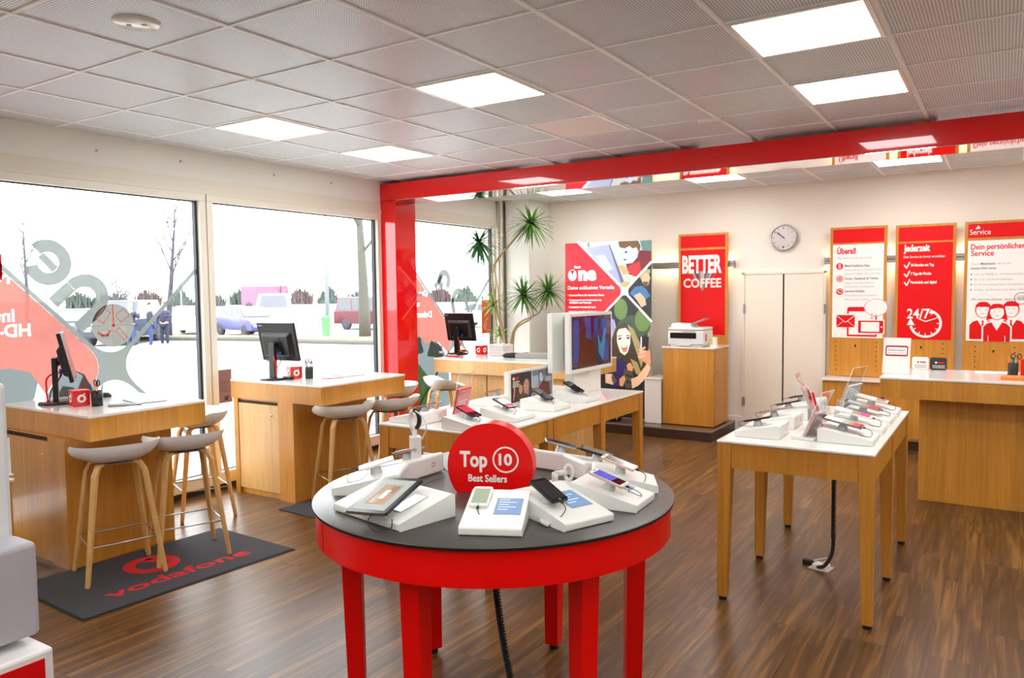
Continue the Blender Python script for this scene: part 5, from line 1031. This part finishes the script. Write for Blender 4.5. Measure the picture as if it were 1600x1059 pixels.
# ================================================================== BACK WALL
CF = 7.405
def rail(label, x0, x1):
    t = thing('wall_light_rail', label, 'wall light', (0, 0, 0), 0)
    MB(ALU).box(x0, 7.44, 1.965, x1, 7.50, 2.000).box(x0, 7.44, 2.012, x1, 7.50, 2.052).box(x0, 7.462, 1.995, x1, 7.50, 2.02).box(x0, 7.50, 1.97, x1, YB, 2.045).build('profile', t, bevel=.001)
    E2 = mat('warm_led_strip', c8(255, 226, 170), .5, emit=(1.0, .80, .52, 1), es=16)
    MB(E2).box(x0 + .01, 7.452, 2.0525, x1 - .01, 7.482, 2.054).build('led_strip', t); MB(E2).box(x0 + .01, 7.452, 1.9635, x1 - .01, 7.482, 1.9645).build('led_strip', t)
rail('grey wall light rail behind the Better Coffee panel', 1.98, 3.03); rail('grey wall light rail with warm glow behind the three service panels', 4.05, 7.6)
def panel(label, x0, x1, ztop, zbot, hdr, body, zh, zm0, zm1, name='wall_panel'):
    t = thing(name, label, 'wall panel', (0, 0, 0)); MB(OAK).box(x0, 7.408, zbot, x1, 7.438, ztop).build('board', t, bevel=.002)
    MB(OAK).box(x0 + .06, 7.438, ztop - .35, x1 - .06, YB, ztop - .3).build('spacer', t)
    MB(REDM).box(x0 + .03, CF, zh, x1 - .03, 7.408, ztop - .025).build('header_print', t); q = MB(body).box(x0 + .03, CF, zm0, x1 - .03, 7.408, zm1).build('poster', t)
    return t, q
W_ = WALLF(CF - .0008)
t, q = panel('oak wall panel with the red Better Coffee poster behind the printer', *(2.357, 2.97), 2.385, .13, REDM, REDM, 2.215, 1.155, 2.187)
b = MB(mat('grey_extrude_light', c8(196, 190, 190), .5)).at(W_); xs = [(2.415, 1.978), (2.497, 1.945), (2.578, 1.927), (2.666, 1.925), (2.745, 1.923), (2.824, 1.936), (2.901, 1.965)]; ap_ = (2.667, 1.684)
GE = [mat('grey_extrude_light', c8(196, 190, 190), .5), mat('grey_extrude_mid', c8(140, 128, 132), .5), mat('grey_extrude_dark', c8(98, 72, 84), .5)]
for i in range(6):
    for k in range(3):
        p0 = xs[i]; p1 = xs[i + 1]; a_ = (p0[0] + (p1[0] - p0[0]) * k / 3, p0[1]); c_ = (p0[0] + (p1[0] - p0[0]) * (k + .92) / 3, p1[1]); b.m(GE[(i + k * 2) % 3]); b.poly([a_, c_, (ap_[0] + .012 * (i - 2.5), ap_[1] + .02 * abs(i - 2.5)), (ap_[0] + .012 * (i - 3), ap_[1] + .02 * abs(i - 2.5))], .0002 * k)
b.m(WPRINT); x_ = (2.407, 1.915); b.text('BETTER', x_[0], x_[1], .20, w=0.494, bold=.045, z=.001); x_ = (2.424, 1.734); b.m(mat('cream_print', c8(244, 226, 214), .5)).text('COFFEE', x_[0], x_[1], .105, w=0.47, bold=.03, z=.001); b.build('lettering', q)

def pp(o, lst): return [(o[0] + x, o[1] + z) for x, z in lst]
t, q = panel('oak wall panel with the white Überall poster right of the doors', *(4.117, 4.691), 2.37, .73, REDM, WPRINT, 2.198, 1.155, 2.178)
b = MB(REDM).at(W_); x_ = (4.19, 2.078); b.text('Überall', x_[0], x_[1], .062, w=0.19, bold=.03)
x_ = (4.191, 2.029); b.m(GREYP).text('Dein Service ist da, wo Du bist:', x_[0], x_[1] - .008, .024, w=0.357)
for k, (a1, a2, a3) in enumerate((('MeinVodafone-App', 'Datenverbrauch, Kosten & Tarif in', 'Echtzeit im Blick, inkl. Live-Chat'), ('Forum, Facebook & Twitter', 'Fragen und diskutieren im', 'Service-Netz mit Experten'), ('Service-Hotline', 'Persönliche und kompetente', 'Beratung am Telefon'))):
    o = [(4.271, 1.942), (4.273, 1.801), (4.275, 1.663)][k]; b.m(DGREYP).text(a1, o[0], o[1] - .008, .027, w=(.25, .34, .20)[k], bold=.02); b.m(GREYP).text(a2, o[0], o[1] - .052, .022, w=(.38, .30, .32)[k]).text(a3, o[0], o[1] - .094, .022, w=(.36, .30, .24)[k])
    o = [(4.218, 1.943), (4.22, 1.805), (4.222, 1.664)][k]; b.m(REDM).ell(o[0], o[1], .036); b.m(WPRINT)
    if k == 0: b.rect(o[0] - .012, o[1] - .02, o[0] + .012, o[1] + .02, .0004); b.m(REDM).rect(o[0] - .007, o[1] - .006, o[0] + .007, o[1] + .008, .0007)
    elif k == 1: b.ring(o[0], o[1], .012, .018, .0004); b.ring(o[0], o[1], .026, .030, .0004)
    else: b.stroke(pp(o, [(-.02, .012), (-.008, -.012), (.018, -.014)]), .009, .0004).ring(o[0], o[1], .020, .025, .0004, a0=0, a1=180)
o = (4.202, 1.17)
b.m(REDM); b.poly(pp(o, [(.10, -.0), (.10, .31), (.12, .325), (.40, .325), (.40, 0)]), .0002); b.m(WPRINT).poly(pp(o, [(.118, .02), (.118, .275), (.385, .275), (.385, .02)]), .0005)
b.m(WPRINT).poly(pp(o, [(-.02, .145), (.205, .145), (.205, .31 - .06), (-.02, .25)]), .0007); b.m(REDM).poly(pp(o, [(-.01, .10), (.18, .10), (.18, .235), (-.01, .235)]), .0009); b.m(WPRINT).stroke(pp(o, [(-.01, .23), (.085, .155), (.18, .23)]), .006, .0012).stroke(pp(o, [(-.01, .105), (.06, .165)]), .004, .0012).stroke(pp(o, [(.18, .105), (.11, .165)]), .004, .0012)
b.ell(o[0] + .39, o[1] + .32, .12, .096, z=.0014); b.m(REDM).ring(o[0] + .39, o[1] + .32, .112, .117, .0016, sy=.8); b.m(WPRINT).poly(pp(o, [(.355, .26), (.40, .24), (.345, .19)]), .0015); b.m(REDM).stroke(pp(o, [(.352, .255), (.345, .195), (.395, .238)]), .005, .0017)
b.m(WPRINT).poly(rrect(o[0] + .205, o[1] + .03, o[0] + .475, o[1] + .185, .012), .0018); b.m(REDM).poly(rrect(o[0] + .215, o[1] + .04, o[0] + .465, o[1] + .175, .01), .002); b.m(WPRINT).rect(o[0] + .243, o[1] + .055, o[0] + .425, o[1] + .16, .0022).ell(o[0] + .447, o[1] + .107, .009, z=.0022)
b.build('lettering', q)
PEG = mat('peg_hole', c8(34, 20, 12), .9)
def pegs(t, xs_, z0, z1, keyx=None):
    b = MB(PEG).at(WALLF(7.4072))
    for x in xs_:
        z = z0
        while z > z1: b.ell(x, z, .0065, n=10); z -= .052
    if keyx: b.ell(keyx, z0 - .04, .010, n=12).rect(keyx - .005, z0 - .06, keyx + .005, z0 - .04)
    b.build('peg_holes', t)
pegs(t, (4.19, 4.60), 1.11, .76, 4.39)
t, q = panel('oak wall panel with the red Jederzeit poster and 24/7 clock', *(4.771, 5.334), 2.36, .73, REDM, REDM, 2.186, 1.150, 2.166)
b = MB(WPRINT).at(W_); x_ = (4.85, 2.081); b.text('Jederzeit', x_[0], x_[1], .068, w=0.245, bold=.045)
x_ = (4.851, 2.01); b.text('Dein Service ist immer erreichbar:', x_[0], x_[1], .026, w=0.385, bold=.005)
for k, s_ in enumerate(('24 Stunden am Tag', '7 Tage die Woche', 'Persönlich und digital')):
    o = [(4.859, 1.932), (4.86, 1.84), (4.862, 1.749)][k]; b.stroke([(o[0], o[1] + .005), (o[0] + .022, o[1] - .028), (o[0] + .05, o[1] + .035)], .013); o = [(4.919, 1.923), (4.921, 1.832), (4.922, 1.741)][k]; b.text(s_, o[0], o[1], .027, w=(.215, .19, .24)[k], bold=.04)
o = (5.068, 1.322); x_ = (4.892, 1.375); b.text('24/7', x_[0], x_[1], .10, w=0.215, bold=.02)
b.ring(o[0], o[1], .128, .152, a0=-168, a1=62, n=50)
for a in range(-150, 61, 30): c_, s_ = math.cos(D(a)), math.sin(D(a)); b.stroke([(o[0] + .105 * c_, o[1] + .105 * s_), (o[0] + .13 * c_, o[1] + .13 * s_)], .009)
b.stroke([(o[0] - .06, o[1] + .045), (o[0], o[1] + .02), (o[0] + .10, o[1] + .055)], .010); b.poly([(o[0] - .175, o[1] - .02), (o[0] - .10, o[1] - .02), (o[0] - .142, o[1] + .055)], .0003); b.poly([(o[0] + .05, o[1] + .15), (o[0] + .10, o[1] + .10), (o[0] + .03, o[1] + .105)], .0003)
b.build('lettering', q); pegs(t, (4.85, 5.23), 1.11, .76, 5.03)
t, q = panel('oak wall panel with Service header and three drawn assistants, at the right edge', (5.406, 2.352)[0], 6.02, 2.36, .73, REDM, WPRINT, 2.195, 1.150, 2.166)
b = MB(WPRINT).at(W_); x_ = (5.451, 2.226); b.text('Service', x_[0], x_[1], .055, w=0.18); x_ = (5.519, 2.281); b.poly([(x_[0] - .02, x_[1]), (x_[0] + .025, x_[1] + .006), (x_[0] + .003, x_[1] + .038)])
b.m(REDM); x_ = (5.462, 2.077); b.text('Dein persönlicher', x_[0], x_[1], .054, w=0.461, bold=.02); x_ = (5.464, 2.012); b.text('Service', x_[0], x_[1], .054, w=0.199, bold=.02)
x_ = (5.466, 1.921); b.m(GREYP).text('Unsere', x_[0], x_[1], .022, w=.075); b.m(DGREYP).text('Mitarbeiter', x_[0] + .085, x_[1], .022, w=.13, bold=.02); b.m(GREYP).text('hier vor Ort', x_[0] + .225, x_[1], .022, w=.12); b.m(DGREYP).text('beraten Dich gerne:', x_[0], x_[1] - .045, .022, w=.22, bold=.02)
for k, (s_, w_) in enumerate((('rund um Mobilfunk- und Internetprodukte', .44), ('bei Tarif- und Rechnungsfragen', .33), ('bei der Einrichtung Deines Smartphones', .42), ('zu allem, was Du sonst noch wissen willst', .43))): b.m(DGREYP).ell(x_[0] + .006, x_[1] - .095 - .052 * k, .007); b.m(GREYP).text(s_, x_[0] + .03, x_[1] - .105 - .052 * k, .022, w=w_)
b.m(DGREYP).text('„Wir sind erst zufrieden, wenn Du es bist.“', x_[0], x_[1] - .36, .024, w=.50)
o = (5.903, 1.58); b.m(DGREYP).ring(o[0], o[1], .054, .060, .0003); b.m(GREYP).rect(o[0] - .04, o[1] - .002, o[0] + .04, o[1] + .01, .0003).rect(o[0] - .03, o[1] + .018, o[0] + .03, o[1] + .026, .0003).rect(o[0] - .03, o[1] - .02, o[0] + .03, o[1] - .012, .0003)
def assistant(b, cx, cz, s, woman):
    q_ = lambda l: [(cx + x * s, cz + z * s) for x, z in l]
    b.m(REDM); b.poly(q_([(-1.0, -2.6), (-1.0, -1.35), (-.75, -1.05), (-.2, -.85), (.2, -.85), (.75, -1.05), (1.0, -1.35), (1.0, -2.6)]), .0004)
    b.m(WPRINT); b.poly(q_([(-.32, -.72), (.32, -.72), (.40, -.92), (0, -1.65), (-.40, -.92)]), .0007)
    if not woman: b.m(REDM).poly(q_([(-.09, -.95), (.09, -.95), (.05, -1.12), (.12, -1.5), (0, -1.62), (-.12, -1.5), (-.05, -1.12)]), .001)
    else: b.stroke(q_([(-.62, -2.6), (-.62, -2.1)]), .05 * s, .0008); b.stroke(q_([(.62, -2.6), (.62, -2.1)]), .05 * s, .0008)
    b.m(REDM).ell(cx, cz, .60 * s, .72 * s, z=.0009, n=30)
    if woman: b.poly(q_([(-.62, .2), (-.80, -.75), (-.4, -.6), (.4, -.6), (.80, -.75), (.62, .2)]), .0008)
    b.m(WPRINT).ell(cx, cz - .05 * s, .52 * s, .62 * s, z=.0011, n=30); b.m(REDM)
    b.poly(q_([(-.60, .12), (-.58, .42), (-.3, .68), (.3, .68), (.58, .42), (.60, .12), (.45, .30), (0, .34), (-.45, .22)] if woman else [(-.56, .12), (-.56, .42), (-.3, .68), (.3, .68), (.56, .42), (.56, .12), (.4, .26), (-.4, .26)]), .0014)
    b.m(GREYP).ell(cx - .2 * s, cz + .02 * s, .07 * s, .03 * s, z=.0013, n=10).ell(cx + .2 * s, cz + .02 * s, .07 * s, .03 * s, z=.0013, n=10); b.m(REDM).stroke(q_([(-.14, -.32), (0, -.37), (.14, -.32)]), .03 * s, .0013)
sc_ = .115
for px_, wm in ((0, False), (1, False), (2, True)):
    o = [(5.581, 1.465), (5.821, 1.472), (5.702, 1.446)][px_]
    if wm: b.m(WPRINT).poly([(o[0] + x * sc_, o[1] + z * sc_) for x, z in [(-1.12, -2.6), (-1.12, -1.3), (-.8, -.95), (-.3, -.7), (.3, -.7), (.8, -.95), (1.12, -1.3), (1.12, -2.6)]], .0016); b.M = b.M @ T(0, 0, .0015)
    assistant(b, o[0], o[1], sc_, wm)
b.M = W_.copy(); b.build('lettering', q); pegs(t, (5.52, 5.86), 1.09, .76, 5.68)

# ---- wall clock
t = thing('wall_clock', 'round silver wall clock above the cream doors', 'clock', (0, 0, 0)); F = frame((3.592, YB - .045, 2.296), (1, 0, 0), (0, 0, 1))
MB(STEEL).at(F).lathe([(.150, -.045), (.150, -.004), (.144, .004), (.134, 0), (.132, -.012), (0, -.012)], 56).build('case', t)
MB(mat('clock_face_silver', c8(206, 206, 204), .35, metal=.6)).at(F @ T(0, 0, -.011)).ell(0, 0, .132, n=56).build('dial', t)
b = MB(PDK).at(F @ T(0, 0, -.0095))
for k in range(12): c_, s_ = math.cos(k * PI / 6), math.sin(k * PI / 6); b.stroke([(.105 * c_, .105 * s_), (.122 * c_, .122 * s_)], .005)
b.text('12', -.012, .098, .018, bold=.02); b.poly([(-.012, -.118), (.012, -.118), (0, -.092)]); b.build('hour_marks', t)
MB(PDK).at(F @ T(0, 0, -.006)).stroke([(.018, -.014), (-.10, .075)], .005).build('minute_hand', t); MB(PDK).at(F @ T(0, 0, -.004)).stroke([(.014, -.012), (-.062, .058)], .008).ell(0, 0, .008, z=.001).build('hour_hand', t)

# ---- backlit advert
YL = 6.985
t = thing('lit_advert_box', 'tall backlit Red One advert box with photographs on the platform', 'advert', (0, 0, 0))
LX0, LX1 = 0.995, 2.125
MB(mat('light_box_frame', c8(206, 208, 200), .4, metal=.2)).box(LX0 - .006, YL + .002, .118, LX1 + .006, YL + .13, 2.315).build('frame', t, bevel=.003)
def lp(n, c, e=.16): return mat('lit_' + n, c, .35, emit=c, es=e)
b = MB(lp('night', c8(34, 40, 40))).at(WALLF(YL)); b.rect(LX0, .13, LX1, 2.305)
P_ = lambda l: l
b.m(lp('office', c8(188, 204, 202))).poly([(1.182, 2.319), (2.177, 2.305), (2.176, 2.045), (1.824, 1.703)], .0004)
b.m(lp('night2', c8(30, 34, 40))).poly([(2.176, 2.045), (1.824, 1.695), (2.176, 1.336)], .0004)
b.m(lp('teal', c8(96, 140, 134))).poly([(2.028, 2.304), (2.177, 2.305), (2.177, 2.175), (2.061, 2.18)], .0006).poly([(1.318, 2.313), (1.345, 2.312), (1.345, 2.255), (1.318, 2.257)], .0006)
b.m(lp('laptop', c8(160, 172, 208))).poly([(1.281, 2.242), (1.611, 2.276), (1.791, 1.813), (1.765, 1.759), (1.704, 1.815)], .0007); b.m(lp('laptop_hi', c8(214, 222, 240))).poly([(1.425, 2.14), (1.549, 2.152), (1.67, 1.974), (1.583, 1.944)], .0009); b.m(lp('laptop_dk', c8(92, 100, 140))).poly([(1.611, 2.276), (1.628, 2.267), (1.816, 1.813), (1.79, 1.766)], .0009)
b.m(lp('maroon', c8(116, 28, 40))).poly([(2.177, 2.175), (2.028, 2.189), (1.961, 2.09), (1.842, 2.032), (1.876, 1.906), (2.027, 1.856), (2.176, 2.022)], .0008); b.m(lp('red_shirt', c8(206, 40, 50))).poly([(1.893, 2.015), (2.028, 2.057), (2.044, 1.902), (1.944, 1.873), (1.859, 1.953)], .001)
b.m(lp('face_blue', c8(196, 218, 240))).poly([(1.817, 2.189), (1.792, 2.143), (1.809, 2.095), (1.8, 2.064), (1.842, 2.032), (1.927, 2.037), (1.994, 2.105), (2.011, 2.197), (1.928, 2.247), (1.852, 2.234)], .0012); b.m(lp('ear', c8(206, 160, 138))).poly([(1.978, 2.229), (2.02, 2.243), (2.028, 2.189), (1.995, 2.151)], .0014)
b.m(lp('boy_hair', c8(112, 84, 58))).poly([(1.741, 2.31), (2.003, 2.305), (2.036, 2.242), (2.02, 2.166), (1.986, 2.229), (1.928, 2.216), (1.894, 2.248), (1.826, 2.22), (1.758, 2.238)], .0015); b.m(lp('eye', c8(40, 50, 90))).poly([(1.826, 2.181), (1.86, 2.187), (1.86, 2.164), (1.826, 2.165)], .0016).poly([(1.808, 2.088), (1.851, 2.094), (1.843, 2.079), (1.817, 2.072)], .0016)
b.m(lp('hand_orange', c8(236, 170, 110))).poly([(1.739, 1.767), (1.808, 1.813), (1.893, 1.812), (1.876, 1.749), (1.824, 1.719), (1.782, 1.735)], .001).poly([(1.731, 2.012), (1.808, 2.017), (1.893, 1.921), (1.808, 1.892)], .001)
b.m(lp('man_shirt', c8(64, 116, 168))).poly([(1.892, 1.671), (1.96, 1.748), (2.052, 1.762), (2.11, 1.715), (2.16, 1.637), (2.077, 1.576), (1.96, 1.608)], .0006); b.m(lp('man_skin', c8(206, 186, 150))).poly([(2.053, 1.917), (2.135, 1.923), (2.16, 1.853), (2.135, 1.769), (2.086, 1.754), (2.052, 1.809)], .0009).poly([(1.943, 1.639), (2.027, 1.677), (2.094, 1.607), (2.11, 1.529), (2.044, 1.498), (1.993, 1.576)], .0009); b.m(lp('man_hair', c8(170, 168, 124))).poly([(2.027, 1.856), (2.036, 1.933), (2.094, 1.97), (2.16, 1.953), (2.16, 1.907), (2.094, 1.916), (2.061, 1.886), (2.052, 1.824)], .0012); b.m(lp('beard', c8(96, 76, 52))).poly([(2.061, 1.809), (2.135, 1.807), (2.119, 1.746), (2.086, 1.746)], .0012)
b.m(lp('green_blur', c8(94, 124, 62), .4)).ell(*(1.772, 1.475), .09, .13, z=.0004).ell(*(2.06, 1.343), .10, .14, z=.0003)
b.m(lp('green_blur2', c8(58, 76, 54), .4)).ell(*(1.942, 1.263), .22, .14, z=.0002)
b.m(lp('lilac_hat', c8(170, 168, 208))).poly([(1.624, 1.371), (1.685, 1.339), (1.711, 1.244), (1.702, 1.148), (1.632, 1.083), (1.597, 1.178)], .0006); b.m(lp('skin_side', c8(222, 180, 160))).poly([(1.615, 1.211), (1.659, 1.211), (1.667, 1.1), (1.614, 1.066)], .0008)
b.m(lp('hair_dark', c8(70, 56, 40))).poly([(1.702, 1.244), (1.806, 1.309), (1.9, 1.294), (1.976, 1.185), (2.06, 0.991), (2.109, 0.759), (2.042, 0.638), (1.899, 0.71), (1.753, 0.783), (1.666, 0.86), (1.632, 1.059)], .001); b.m(lp('hair_gold', c8(170, 156, 104))).poly([(1.857, 1.294), (1.942, 1.232), (2.026, 1.061), (2.076, 0.875), (2.042, 0.756), (1.992, 0.911), (1.925, 1.106)], .0012).poly([(1.899, 0.868), (1.992, 0.824), (2.059, 0.654), (1.975, 0.682)], .0012)
b.m(lp('woman_face', c8(248, 236, 216))).poly([(1.746, 1.229), (1.84, 1.246), (1.9, 1.184), (1.899, 1.058), (1.865, 0.946), (1.822, 0.905), (1.762, 0.943), (1.719, 1.069), (1.719, 1.181)], .0014); b.m(lp('eye_dark', c8(60, 70, 110))).poly([(1.736, 1.117), (1.78, 1.126), (1.78, 1.102), (1.736, 1.093)], .0016).poly([(1.848, 1.128), (1.891, 1.136), (1.891, 1.113), (1.848, 1.104)], .0016); b.m(lp('brow', c8(90, 60, 44))).poly([(1.728, 1.145), (1.78, 1.154), (1.78, 1.142), (1.728, 1.133)], .0016).poly([(1.84, 1.155), (1.891, 1.156), (1.891, 1.144), (1.84, 1.143)], .0016)
b.m(lp('mouth', c8(130, 30, 40))).poly([(1.771, 1.015), (1.865, 1.025), (1.848, 0.953), (1.805, 0.944)], .0016); b.m(lp('tongue', c8(230, 130, 130))).poly([(1.788, 0.983), (1.857, 0.993), (1.839, 0.953), (1.805, 0.952)], .0018); b.m(lp('teeth', c8(250, 250, 246))).poly([(1.779, 1.013), (1.857, 1.02), (1.848, 1.001), (1.788, 0.995)], .0018)
b.m(lp('top_navy', c8(50, 44, 96))).poly([(1.727, 0.846), (1.787, 0.864), (1.856, 0.771), (1.821, 0.666), (1.898, 0.551), (1.682, 0.507), (1.639, 0.617)], .0014); b.m(lp('scarf', c8(90, 84, 76))).poly([(1.822, 0.746), (1.924, 0.711), (1.958, 0.554), (1.941, 0.498), (1.838, 0.5), (1.804, 0.626)], .0016); b.m(lp('scarf_dark', c8(40, 36, 36))).poly([(1.839, 0.675), (1.924, 0.648), (1.924, 0.632), (1.839, 0.651)], .0018).poly([(1.838, 0.596), (1.941, 0.569), (1.941, 0.553), (1.838, 0.572)], .0018)
b.m(lp('arm', c8(240, 196, 160))).poly([(1.907, 0.615), (1.992, 0.651), (2.093, 0.781), (2.126, 0.83), (2.167, 0.769), (2.109, 0.641), (2.008, 0.541), (1.924, 0.497)], .002).poly([(1.559, 0.662), (1.665, 0.667), (1.717, 0.573), (1.665, 0.53), (1.559, 0.549)], .0014)
b.m(lp('hand', c8(224, 160, 120))).poly([(1.992, 0.903), (2.051, 0.983), (2.11, 1.032), (2.159, 0.971), (2.167, 0.8), (2.109, 0.813), (2.043, 0.858)], .0022).poly([(1.847, 0.787), (1.899, 0.821), (1.941, 0.759), (1.924, 0.711), (1.864, 0.724)], .0022).poly([(1.752, 0.607), (1.813, 0.658), (1.838, 0.612), (1.795, 0.513), (1.752, 0.527)], .0022)
b.m(lp('phone_dark', c8(24, 22, 26))).poly([(2.043, 1.132), (2.143, 1.142), (2.134, 0.97), (2.051, 0.983)], .0024); b.m(lp('phone_edge', c8(240, 240, 240))).poly([(2.035, 1.139), (2.051, 1.14), (2.051, 0.968), (2.034, 0.952)], .0025)
for l in ([(2.009, 0.982), (2.093, 1.024), (2.101, 1.001), (2.018, 0.959)], [(2.009, 0.943), (2.093, 0.977), (2.101, 0.954), (2.018, 0.92)], [(2.001, 0.895), (2.093, 0.93), (2.101, 0.907), (2.009, 0.872)]): b.m(lp('finger', c8(250, 190, 160))).poly(l, .0028)
b.m(lp('red', c8(236, 28, 44), .35)).poly([(0.997, 2.315), (1.2, 2.314), (1.495, 2.026), (1.756, 1.783), (1.795, 1.719), (1.79, 1.672), (1.738, 1.609), (1.554, 1.434), (0.985, 0.893)], .0006)
b.m(lp('white_line', c8(252, 250, 248), .4))
for l in ([(1.182, 2.323), (1.824, 1.707)], [(2.176, 2.045), (1.824, 1.695)], [(2.176, 1.328), (1.824, 1.687)], [(0.985, 0.885), (1.824, 1.687)]): b.stroke(l, .026, .003)
o = (1.824, 1.695); b.poly([(o[0] + k * c_, o[1] + k * s_) for k, c_, s_ in [(.085 if i % 2 else .045, math.cos(D(45 * i)), math.sin(D(45 * i))) for i in range(8)]], .0032)
b.build('photo_print', t)
b = MB(lp('white_text', c8(252, 250, 248), .4)).at(WALLF(YL - .0036)); x_ = (1.129, 1.996); b.text('Red', x_[0], x_[1], .028, w=0.088, bold=.05)
x_ = (1.188, 1.848); b.text('ne', x_[0], x_[1] - .0, .16, w=0.253, bold=.06); o = (1.101, 1.907); b.ell(o[0], o[1], .062, .072, n=30); b.m(lp('red', c8(236, 28, 44), .35)).poly([(o[0], o[1]), (o[0] - .028, o[1] + .066), (o[0] + .034, o[1] + .062)], .0003).stroke([(o[0], o[1] - .07), (o[0], o[1]), (o[0] + .058, o[1] + .02)], .006, .0004).stroke([(o[0], o[1]), (o[0] - .058, o[1] + .02)], .006, .0004); b.m(lp('dark_wedge', c8(80, 60, 70))).poly([(o[0], o[1] + .006), (o[0] - .025, o[1] + .056), (o[0] + .03, o[1] + .054)], .0005)
b.m(lp('white_text', c8(252, 250, 248), .4)); x_ = (1.034, 1.728); b.text('Deine exklusiven Vorteile', x_[0], x_[1] - .002, .045, w=0.651, bold=.012)
for k, (s_, xw) in enumerate((('• Festnetz-Flat in alle deutschen Netze', 944), ('• Preisersparnis bei Kombination von', 940), ('  Mobilfunk und Festnetz', 924), ('• Zusätzliche Vorteile für Euch', 931), ('• Exklusives Red One Hotline-Team', 938))):
    o = [(1.038, 1.642), (1.038, 1.58), (1.056, 1.547), (1.037, 1.49), (1.036, 1.432)][k]; w_ = [(1.546, 1.642), (1.511, 1.586), (1.368, 1.555), (1.43, 1.498), (1.492, 1.442)][k][0] - o[0]; b.text(s_, o[0], o[1], .022, w=w_, bold=.035)
b.build('lettering', t)
